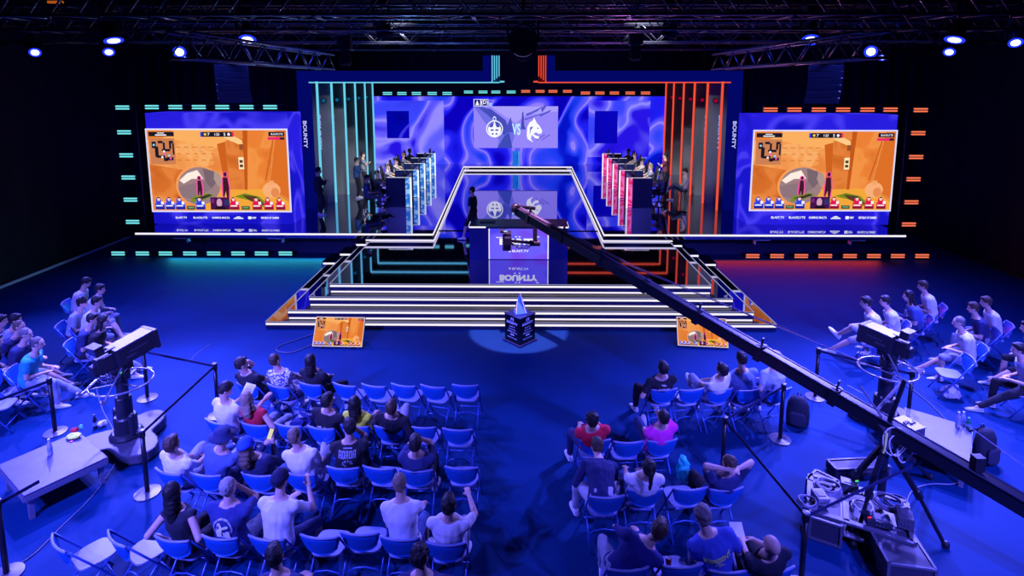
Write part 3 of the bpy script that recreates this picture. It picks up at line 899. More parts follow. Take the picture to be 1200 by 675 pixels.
def run_jobs():
    bpy.context.view_layer.update()
    dg = bpy.context.evaluated_depsgraph_get()
    res = []
    for o, mats, post, amp, fr in JOBS:
        res.append(bpy.data.meshes.new_from_object(o.evaluated_get(dg), depsgraph=dg))
    for (o, mats, post, amp, fr), me in zip(JOBS, res):
        o.modifiers.clear(); old = o.data; o.data = me; bpy.data.meshes.remove(old)
        me.materials.clear()
        for m in mats: me.materials.append(m)
        me.polygons.foreach_set('use_smooth', [True] * len(me.polygons))
        me.polygons.foreach_set('material_index', [0] * len(me.polygons))
        if amp:
            ns = [v.normal.copy() for v in me.vertices]
            sd = V((sum(map(ord, o.name)) % 97, 3, 5))
            for v, n in zip(me.vertices, ns):
                v.co += n * amp * (noise.noise(v.co * fr + sd) + .6 * noise.noise(V((v.co.x * fr * 2.2, v.co.y * fr * 2.2, v.co.z * fr * .9)) + sd))
        if post: post(o)
        me.update()
def ik(a, t, l1, l2, pole):
    a = V(a); t = V(t); d = t - a; L = min(d.length, (l1 + l2) * .995); L = max(L, abs(l1 - l2) + .02)
    dn = d.normalized(); t = a + dn * L
    x = (l1 * l1 - l2 * l2 + L * L) / (2 * L)
    h = math.sqrt(max(0, l1 * l1 - x * x))
    p = V(pole); p = (p - dn * p.dot(dn))
    if p.length < 1e-4: p = V((0, 0, 1))
    return a + dn * x + p.normalized() * h, t
ARM = {  # hand target in (side, forward, up) relative to the pelvis; pole
    'lap': ((.07, .27, .12), (.5, -.6, -.8)),
    'thigh': ((.14, .32, .13), (.45, -.8, -.5)),
    'knee': ((.13, .45, .12), (.5, -.4, -.4)),
    'cross': ((-.10, .26, .30), (1, -.2, -.8)),
    'phone': ((.06, .30, .30), (.7, -.3, -1)),
    'raise': ((.22, .26, .50), (.6, .1, -1)),
    'chin': ((.03, .16, .57), (.6, .5, -.9)),
    'behind': ((.07, -.10, .74), (1, .3, .3)),
    'side': ((.30, -.04, .0), (.6, -.9, 0)),
    'hang': ((.27, .06, -.12), (1, -.6, 0)),
    'desk': ((.18, .48, .20), (1, -.3, -.5)),
    'akimbo': ((.20, .02, .10), (1, -.5, 0)),
    'prop': ((.20, .34, .36), (1.2, -.1, -.9)),
}
LEG = {
    'bent': ((.13, .46, -.44), (.1, 1, 1)),
    'wide': ((.27, .46, -.44), (.5, 1, 1)),
    'far': ((.16, .72, -.43), (.1, .4, 1)),
    'tuck': ((.12, .22, -.42), (.1, 1, .6)),
    'over': ((-.10, .62, -.12), (.5, .3, 1)),
    'ankle': ((-.12, .46, -.02), (1.4, .6, .6)),
    'stand': ((.10, .02, -.86), (0, 1, 0)),
    'step': ((.10, .28, -.82), (0, 1, 0)),
    'stepb': ((.10, -.25, -.80), (0, 1, 0)),
}
NP = [0]
def person(label, loc, rz, head=None, far=False, seat=True, top=WHT, sleeve='short', arms=('lap', 'lap'), legs=('bent', 'bent'), legc=NVY, pants='long',
           hair='short', hairc=(.02, .014, .012), skin=0, vox=.0125, yaw=0., nod=0., back=None, backc=(.8, .8, .85), sc_=1., group=None, cap=None, shoe=(.6, .6, .65),
           pz=.565, zoff=0., pattern=None, beard=False, slim=1.06, lean_=0.):
    NP[0] += 1
    t = thing('person', label, 'person', loc, rz, group)
    t.scale = (sc_,) * 3
    S = V((0, 0, 0))
    pel = V((0, -.03, pz if seat else .93)) + V((0, 0, zoff))
    L = .69
    Hc = pel + V((0, -.02 if seat else .02, L - .01))
    if lean_: Hc = pel + V((0, math.sin(lean_), math.cos(lean_))) * L
    if head is not None:
        M = (Matrix.Translation(V(loc)) @ Matrix.Rotation(rz, 4, 'Z') @ Matrix.Scale(sc_, 4)).inverted()
        o = M @ CP; d = (M.to_3x3() @ ray(*head)).normalized()
        tt = (pel - o).dot(d); cl = o + d * tt; r = (cl - pel).length
        if r < L:
            k = math.sqrt(L * L - r * r); Hc = cl + d * (k if far else -k)
        else:
            Hc = pel + (cl - pel).normalized() * L
        # keep plausible
        dv = (Hc - pel).normalized()
        if dv.z < .45:
            h = V((dv.x, dv.y, 0)).normalized() * math.sqrt(1 - .45 ** 2); dv = V((h.x, h.y, .45)); Hc = pel + dv * L
    up = (Hc - pel).normalized()
    lean = up
    rt = V((1, 0, 0)); fw = up.cross(rt) * -1
    fw = V((0, 1, 0)) - up * up.dot(V((0, 1, 0))); fw.normalize(); rt = fw.cross(up).normalized()
    W = slim
    skn = skinm(skin)
    # spine bows a little
    def sp(k): return pel + up * (L * k) - fw * (.05 * math.sin(math.pi * min(1, k / .75)) * (1 if seat else .4))
    rings = [(-.17, .10, .08), (-.12, .155, .115), (0., .172, .125), (.14, .155, .11), (.30, .155, .105), (.45, .175, .115), (.57, .185, .11), (.65, .165, .085), (.70, .11, .068), (.735, .062, .058)]
    def torso(mb, g, k0=-9, k1=9):
        rs = [(sp(k), rt, fw, a * W + g, b_ * W + g) for k, a, b_ in rings if k0 <= k <= k1]
        mb.loft(rs)
    neck = sp(.70)
    # head frame
    hup = (up * .55 + V((0, 0, 1)) * .6).normalized()
    hf = (Matrix.Rotation(yaw, 3, hup) @ (fw - hup * fw.dot(hup)).normalized())
    hr = hf.cross(hup).normalized()
    Q = Matrix.Rotation(-nod, 3, hr); hf = Q @ hf; hup = Q @ hup
    HM = Matrix((hr, hf, hup)).transposed()
    body = MB()
    torso(body, 0)
    body.cap(sp(.66), Hc - hup * .07 - hf * .01, .062 * W, .052)
    body.ell(Hc + hup * .03 - hf * .008, (.076, .096, .092), HM)
    body.ell(Hc - hup * .035 + hf * .018, (.062, .076, .078), HM)
    body.ell(Hc - hup * .085 + hf * .05, (.034, .03, .026), HM, 10)
    body.cap(Hc + hup * .012 + hf * .088, Hc - hup * .022 + hf * .106, .010, .0145, 8)
    body.ell(Hc - hup * .05 + hf * .088, (.026, .010, .010), HM, 10)
    for s in (-1, 1):
        body.ell(Hc + hr * s * .076 - hup * .005 - hf * .008, (.012, .02, .032), HM, 10)
        body.ell(Hc + hr * s * .03 + hup * .028 + hf * .084, (.024, .01, .007), HM, 8)
    shirt = MB(); torso(shirt, .017, -.17, .70)
    slv = sleeve
    hands = []
    for s, pose in ((-1, arms[0]), (1, arms[1])):
        sh = sp(.60) + rt * s * .185 * W - up * .0
        (tx, ty, tz), pole = ARM[pose]
        if isinstance(pose, str):
            tgt = pel + V((s * tx, ty, tz))
            if pose in ('behind', 'chin', 'raise', 'cross', 'phone'):
                tgt = pel + rt * s * tx + fw * ty + up * tz
            if pose in ('hang', 'akimbo') and not seat: tgt = pel + V((s * tx, ty, tz + .04))
        el, ha = ik(sh, tgt, .285, .255, V((s * pole[0], pole[1], pole[2])))
        body.cap(sh, el, .052 * W, .041); body.cap(el, ha, .042, .027)
        shirt.cap(sp(.60) + rt * s * .10, sh, .07 * W, .068 * W)
        f = {'short': .62, 'long': 1., 'none': 0, 'three': 1.}[slv]
        if f: shirt.cap(sh, sh + (el - sh) * f, .066 * W, .060 if f < 1 else .056)
        if f == 1.: shirt.cap(el, el + (ha - el) * .88, .055, .04)
        # hand
        hd = (ha - el).normalized()
        inn = V((-s, 0, 0)); inn = (inn - hd * inn.dot(hd)); inn = inn.normalized() if inn.length > .05 else V((0, 0, -1))
        dn = hd.cross(inn).normalized()
        if dn.z > 0: dn = -dn
        side = dn.cross(hd).normalized()
        if side.dot(V((-s, 0, 0))) < 0: side = -side
        HB = Matrix((side, hd, dn)).transposed()
        body.ell(ha + hd * .045, (.042, .055, .02), HB, 12)
        for q, ln in zip((-1.5, -.5, .5, 1.5), (.05, .068, .074, .066)):
            a = ha + hd * .085 + side * q * .0205
            m_ = a + hd * ln * .55 + dn * .008; e = m_ + hd * ln * .3 + dn * .03
            body.cap(a, m_, .0095, .009, 8); body.cap(m_, e, .009, .008, 8)
        a = ha + hd * .03 + side * .035; body.cap(a, a + side * .028 + hd * .035 + dn * .01, .012, .0105, 8)
        hands.append(ha + hd * .07)
    tr = MB()
    tr.loft([(sp(k), rt, fw, a * W + .014, b_ * W + .014) for k, a, b_ in rings[:4]])
    for s, pose in ((-1, legs[0]), (1, legs[1])):
        hp = pel + V((s * .092, .0, -.02))
        (tx, ty, tz), pole = LEG[pose]
        tgt = pel + V((s * tx, ty, tz))
        if pose in ('bent', 'wide', 'far', 'tuck'): tgt.z = .085
        if pose in ('stand', 'step', 'stepb'): tgt.z = .085
        kn, an = ik(hp, tgt, .43, .42, V((s * pole[0], pole[1], pole[2])))
        body.cap(hp, kn, .082 * W, .056); body.cap(kn, kn + (an - kn) * .4, .054, .055); body.cap(kn + (an - kn) * .4, an, .055, .035)
        tr.cap(hp, kn, .10 * W, .073)
        if pants == 'long': tr.cap(kn, an - (an - kn) * .08, .072, .055)
        elif pants == 'shorts': pass
        # shoe
        fwd = V((0, 1, 0)) if abs(tx) < .2 or pose == 'wide' else V((0, 1, 0))
        lower = (an - kn).normalized()
        fd = fwd - lower * fwd.dot(lower) * .85
        if pose in ('over', 'ankle'): fd = (V((-s * .5, 1, .5)) - lower * V((-s * .5, 1, .5)).dot(lower) * .8)
        else: fd = V((s * .15, 1, 0))
        fd.normalize()
        su = (-lower + fd * lower.dot(fd)) if pose in ('over', 'ankle') else V((0, 0, 1))
        su = (su - fd * su.dot(fd)).normalized(); sr = fd.cross(su)
        sole = an - su * (.085 if pose not in ('over', 'ankle') else .06)
        sm = MB(); prof = []
        for a, w, h in ((-.075, .026, .05), (-.05, .038, .085), (0, .040, .088), (.05, .042, .066), (.10, .047, .05), (.15, .045, .04), (.185, .034, .03), (.205, .016, .018)):
            prof.append((sole + fd * a + su * h * .5, sr, su, w, h * .5))
        sm.loft(prof)
        body.cap(an, sole + su * .05 + fd * .06, .034, .028)
        shp = sm.build('shoe', mat('shoe_%d%d' % (int(shoe[0] * 100), int(shoe[2] * 100)), shoe, .5), t, smooth=True)
        so = MB(); so.loft([(sole + fd * a + su * .008, sr, su, w, .012) for a, w in ((-.08, .02), (-.06, .04), (0, .043), (.1, .05), (.16, .046), (.2, .03), (.212, .014))]); so.build('sole', mat('sole_white', (.65, .65, .7), .6), shp)
    HMi = HM.transposed()
    def face(o):
        me = o.data
        for p in me.polygons:
            c = p.center - Hc
            if c.length > .14: continue
            q = HMi @ c
            if q.y > .04:
                for s in (-1, 1):
                    if ((q.x - s * .03) / .016) ** 2 + ((q.z - .012) / .008) ** 2 < 1: p.material_index = 1
                if (q.x / .026) ** 2 + ((q.z + .052) / .009) ** 2 < 1: p.material_index = 2
    raw('body', body, [skn, M_eye, M_lip], t, vox, 3, face)
    cm = clothm(top)
    if pattern: cm = pattern
    def deco(o):
        if not back: return
        bv = BVHTree.FromPolygons([v.co for v in o.data.vertices], [tuple(p.vertices) for p in o.data.polygons])
        mb = MB()
        for (txt, k, hgt, wid, arc) in back:
            if callable(txt):
                vs, fs = txt()
                w = 1.; pts = [(x * wid, y * wid) for x, y in vs]
            else:
                vs, fs, w = text2d(txt, .03); pts = [(x / w * wid, y * hgt) for x, y in vs]
            out = []; ok = True
            for x, y in pts:
                y2 = y - arc * (x / (wid / 2)) ** 2
                org = sp(k) + rt * x + up * y2 - fw * .5
                hit = bv.ray_cast(org, fw)
                out.append((hit[0] if hit[0] is not None else org + fw * .36) - fw * .013)
            mb.add(out, fs)
        mb.build('shirt_print', mat('print_%02x%02x%02x' % tuple(int(c * 255) for c in backc), backc, .7), o, fix=False)
    raw('shirt', shirt, [cm], t, max(.014, vox * 1.1), 3, deco, .011 if vox < .02 else .0)
    raw('trousers' if pants == 'long' else 'shorts', tr, [clothm(legc, 'trouser')], t, max(.015, vox * 1.2), 3, None, .009 if vox < .02 else 0.)
    # hair
    hm = mat('hair_%02x%02x%02x' % tuple(int(c * 255) for c in hairc), hairc, .55, noise_amt=.35, scale=60, bump=.5)
    hb = MB()
    if hair != 'bald':
        g = .006 if hair == 'buzz' else .016
        hb.ell(Hc + hup * (.042 + g * .3) - hf * .022, (.079 + g * .7, .092 + g * .5, .088 + g * .8), HM)
        hb.ell(Hc + hup * .0 - hf * .045, (.072 + g * .6, .062 + g * .5, .07), HM)
        if hair == 'short': hb.ell(Hc + hup * .1 + hf * .035, (.062, .055, .035), HM, 12)
        if hair == 'curly':
            for k in range(26):
                a = random.uniform(0, 6.28); e = random.uniform(-.1, 1.4)
                hb.ell(Hc + hup * (.04 + .1 * math.sin(e)) + hr * .085 * math.cos(a) * math.cos(e) + hf * (-.02 + .085 * math.sin(a) * math.cos(e)), (.026, .026, .026), None, 8)
        if hair in ('long', 'longer'):
            n = 5 if hair == 'long' else 8
            for k in range(n):
                c = Hc - hup * (.02 + .052 * k) - hf * (.065 + .012 * min(k, 3)); 
                if k > 3: c = Hc - hup * .176 - hf * .10 - up * (.05 * (k - 3))
                hb.ell(c, (.088 - .004 * k, .045, .05), HM, 12)
            for s in (-1, 1):
                hb.cap(Hc + hr * s * .072 + hup * .03 - hf * .01, Hc + hr * s * .078 - hup * .17 - hf * .03, .026, .022, 8)
        if hair == 'bun':
            hb.ell(Hc + hup * .10 - hf * .09, (.045, .045, .045), None, 12)
        if hair == 'tail':
            hb.ell(Hc + hup * .03 - hf * .12, (.04, .04, .04), None, 10); hb.cap(Hc + hup * .02 - hf * .13, Hc - hup * .2 - hf * .15, .034, .018, 8)
        raw('hair', hb, [hm], t, .011 if vox < .02 else .018, 1 if hair == 'curly' else 2, None, .006 if vox < .02 else 0., 28.)
    if beard:
        bb_ = MB(); bb_.ell(Hc - hup * .065 + hf * .045, (.058, .05, .045), HM, 12); raw('beard', bb_, [hm], t, .012, 1)
    if cap:
        kind, cc = cap
        cb = MB(); mcap = clothm(cc, 'cap')
        bk = -1 if kind == 'backward' else 1
        rings_ = []
        for k in range(7):
            a = R(90) * k / 6
            rings_.append((Hc + hup * (.025 + .125 * math.sin(a)) - hf * .022, hr, hf, max(.004, .102 * math.cos(a)), max(.004, .124 * math.cos(a))))
        if kind == 'hat':
            rings_ = [(Hc + hup * h - hf * .01, hr, hf, r, r * 1.12) for h, r in ((.03, .15), (.04, .15), (.05, .102), (.12, .092), (.145, .07), (.15, .02))]
        cb.loft(rings_); co = cb.build('cap' if kind != 'hat' else 'brimmed_hat', mcap, t, smooth=True)
        if kind != 'hat' and kind != 'beanie':
            bm_ = MB(); pts = []
            c0 = Hc + hup * .045 + hf * bk * .075
            vs = []
            for h in (0, .008):
                for k in range(9):
                    a = math.pi * k / 8
                    vs.append(c0 + hr * .078 * math.cos(a) + hf * bk * .085 * math.sin(a) - hup * (.02 * math.sin(a) + h))
            fs = [tuple(range(9)), tuple(range(17, 8, -1))] + [(i, i + 1, i + 10, i + 9) for i in range(8)] + [(0, 9, 17, 8)]
            bm_.add(vs, fs); bm_.build('brim', mcap, co)
            b2 = MB(); b2.ell(Hc + hup * .152 - hf * .022, (.01, .01, .006), None, 8); b2.build('button', mcap, co)
    M = Matrix.Translation(V(loc)) @ Matrix.Rotation(rz, 4, 'Z') @ Matrix.Scale(sc_, 4)
    return t, [M @ h for h in hands], M @ Hc

def face_ang(p, tgt=(0., 17.), k=1.):
    return -math.atan2(tgt[0] - p.x, tgt[1] - p.y) * k
def chairloc(px, py, rz):
    p = P(px, py, .80)
    q = p - Matrix.Rotation(rz, 3, 'Z') @ V((0, -.31, 0))
    return V((q.x, q.y, 0))

def circle_print():
    vs = []; fs = []
    def poly(p):
        o = len(vs); vs.extend(p); fs.append(tuple(range(o, o + len(p))))
    for k in range(26):
        a0 = R(-25 + 230 * k / 26); a1 = a0 + R(5.2 if k % 4 else 3)
        poly([(.47 * math.cos(a0), .5 * math.sin(a0)), (.47 * math.cos(a1), .5 * math.sin(a1)), (.40 * math.cos(a1), .43 * math.sin(a1)), (.40 * math.cos(a0), .43 * math.sin(a0))])
    poly([(-.3, -.42), (-.34, -.2), (-.28, .05), (-.2, .12), (-.22, .28), (-.1, .33), (-.04, .2), (.02, .05), (-.02, -.15), (-.06, -.42)])
    poly([(.0, .1), (.22, .18), (.3, .12), (.26, .05), (.05, .0)])
    poly([(.02, -.42), (.03, -.12), (.12, -.18), (.2, -.1), (.32, -.15), (.34, -.42)])
    poly([(-.36, -.44), (.38, -.44), (.36, -.49), (-.34, -.49)])
    # triangulate by fan refinement left to the renderer
    return [(x, y) for x, y in vs], fs
def bars_print():
    return [(-.5, .1), (.3, .1), (.3, .02), (-.5, .02), (-.2, -.06), (.5, -.06), (.5, -.14), (-.2, -.14)], [(0, 1, 2, 3), (4, 5, 6, 7)]
def block_print():
    vs = []; fs = []
    def q(a, b_, c, d):
        o = len(vs); vs.extend([(a, b_), (c, b_), (c, d), (a, d)]); fs.append((o, o + 1, o + 2, o + 3))
    for k in range(5):
        x = -.5 + .2 * k
        q(x, .5, x + .05, .12); q(x + .11, .5, x + .16, .12)
        q(x + .05, .5, x + .11, .44)
        if k % 2: q(x + .05, .18, x + .11, .12)
        else: q(x + .05, .33, x + .11, .28)
    q(-.25, .62, .25, .57)
    for k in range(7):
        a = R(40 * k); c, s_ = math.cos(a), math.sin(a); o = len(vs)
        vs.extend([(.12 * c, -.2 + .1 * s_), (.3 * c - .06 * s_, -.2 + .24 * s_ + .05 * c), (.3 * c + .06 * s_, -.2 + .24 * s_ - .05 * c)]); fs.append((o, o + 1, o + 2))
    return vs, fs
def wings_print():
    vs = []; fs = []
    for k, (a, b_, c, d) in enumerate(((-.5, .1, -.1, .3), (-.45, -.12, -.08, .05), (.1, .3, .5, .1), (.08, .05, .45, -.12), (-.12, -.3, .12, -.1))):
        o = len(vs); vs.extend([(a, b_), (c, d), (c + .02, d - .13), (a + .06, b_ - .07)]); fs.append((o, o + 1, o + 2, o + 3))
    return vs, fs

BLOND = (.45, .30, .14); BRN = (.07, .04, .025); GREY = (.32, .30, .30); DK = (.012, .010, .012)
# patterned shirt
def pattern_mat():
    m = clothm((.55, .58, .7), 'leafprint')
    nt = m.node_tree; b = nt.nodes['Principled BSDF']
    for l in list(nt.links):
        if l.to_socket == b.inputs['Base Color']: nt.links.remove(l)
    tc = nt.nodes.new('ShaderNodeTexCoord'); n = nt.nodes.new('ShaderNodeTexNoise'); n.inputs['Scale'].default_value = 11; n.inputs['Distortion'].default_value = 2.5; n.inputs['Detail'].default_value = 1
    r = nt.nodes.new('ShaderNodeValToRGB'); r.color_ramp.interpolation = 'CONSTANT'
    r.color_ramp.elements[0].color = (.75, .75, .7, 1); r.color_ramp.elements[1].position = .5; r.color_ramp.elements[1].color = (.05, .07, .2, 1)
    nt.links.new(tc.outputs['Object'], n.inputs['Vector']); nt.links.new(n.outputs['Fac'], r.inputs[0]); nt.links.new(r.outputs[0], b.inputs['Base Color'])
    return m
PATT = pattern_mat()
HUM = []
G1 = 'folding chairs of the left seating block'
G2 = 'folding chairs of the right seating block'
# rows: (chair px of the middle of the backrest top, person or None)
rowsL = [
 ('front row', [(288, 452), (324, 453), (362, 450.5), (402, 451.5), (437, 452.5), (472, 452), (506.5, 453.5), (545, 452)]),
 ('second row', [(251, 495), (297, 498), (336, 499), (375, 502), (415, 500), (455, 501), (493, 501), (535.5, 504)]),
 ('third row', [(195, 554), (240, 557), (300, 557), (350, 556), (401, 549), (443, 549), (487, 552), (540, 549)]),
 ('fourth row', [(66, 638), (134, 633), (199.5, 633), (255.5, 631), (311, 632), (373, 630), (420, 626), (467, 632), (522, 638)]),
 ('last row at the picture edge', [(322, 722), (490, 722)]),
]
rowsR = [
 ('front row', [(779, 457), (812, 457), (845, 457), (880, 457.5), (915, 457)]),
 ('second row', [(698, 516.5), (737, 518.5), (777, 517)]),
 ('third row', [(712, 583), (757, 575), (810.5, 573.5), (852, 574)]),
 ('last row at the picture edge', [(737, 668), (801, 664), (857, 670), (910, 669)]),
]
occ = {}
occL = {(0, 0): 'person in a black tee', (0, 1): 'person in a leaf-patterned shirt', (0, 2): 'long-haired person in black',
 (1, 0): 'person in a white tee reading a sheet', (1, 1): 'person in a red sleeveless top', (1, 3): 'person in a dark tee with a small back print', (1, 4): 'person in a yellow top', (1, 5): 'person in a plain dark tee',
 (2, 0): 'person in a white tee at the row end by the rope post', (2, 1): 'person in a brimmed hat', (2, 2): 'person in a blue cap holding a phone', (2, 3): 'person in a white tee with raised knee', (2, 4): 'person in a tee with a tall block print', (2, 6): 'dark-haired person in a plain dark top',
 (3, 2): 'woman with long dark hair', (3, 3): 'person in a tee with a round print', (3, 4): 'person in a backward cap', (3, 7): 'upright person in a white tee', (3, 8): 'dark-haired person in a white shirt on the aisle',
 (4, 0): 'dark-haired person cut off by the picture edge, below the backward cap', (4, 1): 'dark-haired person cut off by the picture edge, near the aisle'}
occR = {(0, 0): 'person in a dark jersey with white letters', (0, 2): 'person in a white tee with crossed leg', (0, 3): 'broad person in a grey blue shirt', (0, 4): 'person in a pale shirt behind the crane boom',
 (1, 0): 'person in a red jersey', (1, 2): 'person in a pink tee', (2, 0): 'tall person in a long navy top', (2, 1): 'person in a white tee', (2, 3): 'person with raised arms',
 (3, 0): 'person in a navy hoodie bending over', (3, 2): 'curly-haired person with yellow back lettering', (3, 3): 'bald person in a dark tee'}
CL = {}
for rows, oc, G, S_ in ((rowsL, occL, G1, 'left'), (rowsR, occR, G2, 'right')):
    for ri, (rn, cs) in enumerate(rows):
        em = [j for j in range(len(cs)) if (ri, j) not in oc]
        for j, (x, y) in enumerate(cs):
            p = P(x, y, .8)
            rz = face_ang(p, (0., 19.), .5) + R(random.uniform(-3, 3))
            if S_ == 'left' and ri == 3 and j < 2: rz = R(-36 + 3 * j)
            if ri == 0 and S_ == 'left' and j < 7: rz -= R(6)
            if S_ == 'left' and j == 0 and ri in (1, 2): rz -= R(8)
            loc = chairloc(x, y, rz)
            if (ri, j) in oc:
                lab = 'folding chair under the ' + oc[(ri, j)]
                if len(lab.split()) > 16: lab = ' '.join(lab.split()[:16])
            else:
                aisle = (len(cs) - j) if S_ == 'left' else (j + 1)
                lab = 'empty blue folding chair, %s from the centre aisle in the %s block\'s %s' % (ordw[aisle - 1], S_, rn.split(' at ')[0])
            chair_at(loc, rz, lab, G)
            CL[(S_, ri, j)] = (loc, rz)
def sit(side, ri, j, label, head, **k):
    loc, rz = CL[(side, ri, j)]
    r = person(label, loc, rz + k.pop('turn', 0), head=head, group='seated audience', **k)
    HUM.append(r); return r
L_ = 'left'; R_ = 'right'
pA1 = sit(L_, 0, 0, 'person with full dark hair in a black tee at the front row\'s rope end', (283, 427), top=BLK, arms=('chin', 'lap'), hair='short', yaw=-.5, nod=.2)
sit(L_, 0, 1, 'person in a leaf-patterned pale shirt in the front row', (322.5, 422), pattern=PATT, arms=('thigh', 'thigh'), hair='buzz', hairc=BRN, legc=GRY, slim=1.08)
sit(L_, 0, 2, 'person with long dark hair and a black top in the front row', (364.5, 423), top=BLK, sleeve='long', hair='long', hairc=DK, legc=BLK, legs=('bent', 'wide'))
r = sit(L_, 1, 0, 'person in a white tee looking down at a white sheet, at the row end', (264, 457), top=WHT, arms=('phone', 'phone'), yaw=-.6, nod=.5, hair='short', hairc=DK, legc=NVY)
PAPER = r
sit(L_, 1, 1, 'person with long fair hair in a red sleeveless top', (290, 468), top=(.5, .01, .03), sleeve='none', hair='long', hairc=(.30, .2, .14), legc=GRY, arms=('phone', 'side'), slim=.9)
sit(L_, 1, 3, 'person in a dark tee with a pale back print in the second row', (384, 470), top=BLK, back=[(wings_print, .42, 0, .2, 0)], arms=('thigh', 'thigh'), hairc=DK, yaw=-.3)
sit(L_, 1, 4, 'person with long dark hair in a bright yellow top', (416, 473), top=(.78, .86, .05), sleeve='none', hair='long', hairc=DK, arms=('lap', 'thigh'), legc=BLK, slim=.92)
sit(L_, 1, 5, 'person with short hair in a plain dark tee beside the yellow top', (459, 478), top=BLK, hair='short', hairc=BRN, arms=('lap', 'side'), legs=('bent', 'over'), legc=GRY)
sit(L_, 2, 0, 'person in a white tee beside the rope post, at the end of the third row', (202, 521), top=WHT, hair='short', hairc=BRN, legc=GRY, legs=('over', 'bent'), arms=('lap', 'lap'), pants='shorts')
sit(L_, 2, 1, 'person wearing a dark brimmed hat and a denim shirt', (261, 513), top=DEN, sleeve='long', cap=('hat', (.02, .03, .1)), hairc=BRN, arms=('phone', 'chin'), turn=-.2, yaw=-.6)
r = sit(L_, 2, 2, 'person with long hair and a blue cap holding up a phone', (289, 523), top=(.01, .015, .06), sleeve='long', cap=('cap', (.02, .09, .7)), hair='long', hairc=(.12, .08, .06), arms=('phone', 'phone'), legc=DEN, nod=.2)
PHONE = r
sit(L_, 2, 3, 'person in a white tee with one bare knee drawn up, in the third row', (345.5, 511), top=WHT, hair='buzz', hairc=(.2, .14, .1), arms=('lap', 'lap'), legs=('bent', 'over'), pants='shorts', legc=GRY, slim=1.05)
sit(L_, 2, 4, 'person leaning forward in a black tee with a tall grey block print', (409, 501), top=BLK, back=[(block_print, .46, 0, .24, 0)], backc=(.35, .38, .5), arms=('knee', 'chin'), hair='short', hairc=DK, yaw=.6, turn=.15, legc=BLK)
sit(L_, 2, 6, 'dark-haired person in a plain navy top resting the chin on both hands', (487, 521), top=NVY, hair='short', hairc=DK, arms=('chin', 'chin'), nod=.3, legc=BLK)
sit(L_, 3, 2, 'woman with long black hair and bare arms in a dark sleeveless vest', (203, 577), top=(.012, .014, .03), sleeve='none', hair='longer', hairc=(.008, .008, .01), arms=('side', 'side'), legc=BLK, slim=.9)
sit(L_, 3, 3, 'person with grey cropped hair in a dark tee with a round white print', (268, 571), top=(.02, .035, .16), back=[(circle_print, .43, 0, .25, 0)], hair='buzz', hairc=GREY, arms=('thigh', 'chin'), yaw=-.3, slim=1.12, pants='shorts', legc=GRY)
sit(L_, 3, 4, 'person in a white tee and a dark cap with its brim at the back', (329, 562), top=WHT, cap=('backward', (.008, .012, .05)), hair='buzz', hairc=DK, arms=('phone', 'raise'), pants='shorts', legc=NVY, slim=1.08, legs=('bent', 'wide'))
sit(L_, 3, 7, 'upright person with cropped fair hair in a white tee, fourth row', (468.5, 566), top=WHT, hair='buzz', hairc=(.25, .18, .12), arms=('lap', 'knee'), legc=DEN, pants='shorts', yaw=.15, slim=1.02)
sit(L_, 3, 8, 'person with black hair in a loose white shirt by the centre aisle', (526, 592), top=WHT, hair='short', hairc=DK, arms=('lap', 'prop'), legc=GRY, slim=1.02)
sit(L_, 4, 0, 'person of whom only the dark hair shows, below the backward cap', (322, 652), top=NVY, hair='short', hairc=DK, yaw=.4)
sit(L_, 4, 1, 'person of whom only the dark hair shows, beside the centre aisle', (493, 652), top=NVY, hair='curly', hairc=DK, yaw=-.3)
# right block
sit(R_, 0, 0, 'person in a black jersey with a white name across the shoulders', (777, 432), top=BLK, back=[('JOTTAAA', .53, .045, .2, 0), (bars_print, .63, 0, .09, 0)], arms=('side', 'lap'), hair='short', hairc=DK, legc=BLK, legs=('wide', 'bent'))
sit(R_, 0, 2, 'person in a white tee resting an ankle on the other knee', (846, 434), top=WHT, hair='short', hairc=DK, legs=('over', 'bent'), pants='shorts', arms=('lap', 'lap'), legc=GRY, turn=.35)
sit(R_, 0, 3, 'broad person in a grey blue tee in the front row', (868.5, 421), top=(.16, .24, .5), hair='short', hairc=DK, arms=('lap', 'lap'), legc=NVY, slim=1.18)
sit(R_, 0, 4, 'person in a pale blue shirt partly hidden by the camera crane boom', (909, 420), top=(.38, .45, .62), hair='short', hairc=BLOND, arms=('side', 'lap'), legc=NVY, slim=1.05)
sit(R_, 1, 0, 'person in a red jersey with dark collar, on the centre aisle', (694, 492), top=(.75, .01, .05), back=[(wings_print, .62, 0, .08, 0)], backc=(.02, .03, .15), hair='curly', hairc=DK, legs=('wide', 'bent'), legc=NVY, arms=('thigh', 'thigh'))
sit(R_, 1, 2, 'person in a bright pink tee with one leg stretched towards the aisle', (777, 489), top=(.95, .03, .45), hair='buzz', hairc=DK, legs=('over', 'bent'), pants='shorts', legc=NVY, arms=('lap', 'chin'), turn=.12)
sit(R_, 2, 0, 'tall person in a long navy top leaning forward on the aisle', (699, 529), top=(.012, .02, .10), sleeve='long', hair='short', hairc=BRN, arms=('knee', 'knee'), legc=(.5, .5, .55), far=True, legs=('wide', 'wide'))
sit(R_, 2, 1, 'person with full dark hair in a white tee, third row', (760, 548), top=WHT, hair='tail', hairc=DK, arms=('thigh', 'lap'), legc=DEN, slim=1.02)
sit(R_, 2, 3, 'person in a dark tee with bare arms raised beside the head', (854, 543), top=NVY, hair='buzz', hairc=BRN, arms=('behind', 'behind'), legc=BLK, yaw=.2)
sit(R_, 3, 0, 'person in a navy hoodie bending over towards the next seat', (772, 621), top=(.01, .015, .14), sleeve='long', hair='short', hairc=BRN, arms=('knee', 'knee'), legc=GRY, far=False, turn=-.4, legs=('wide', 'bent'))
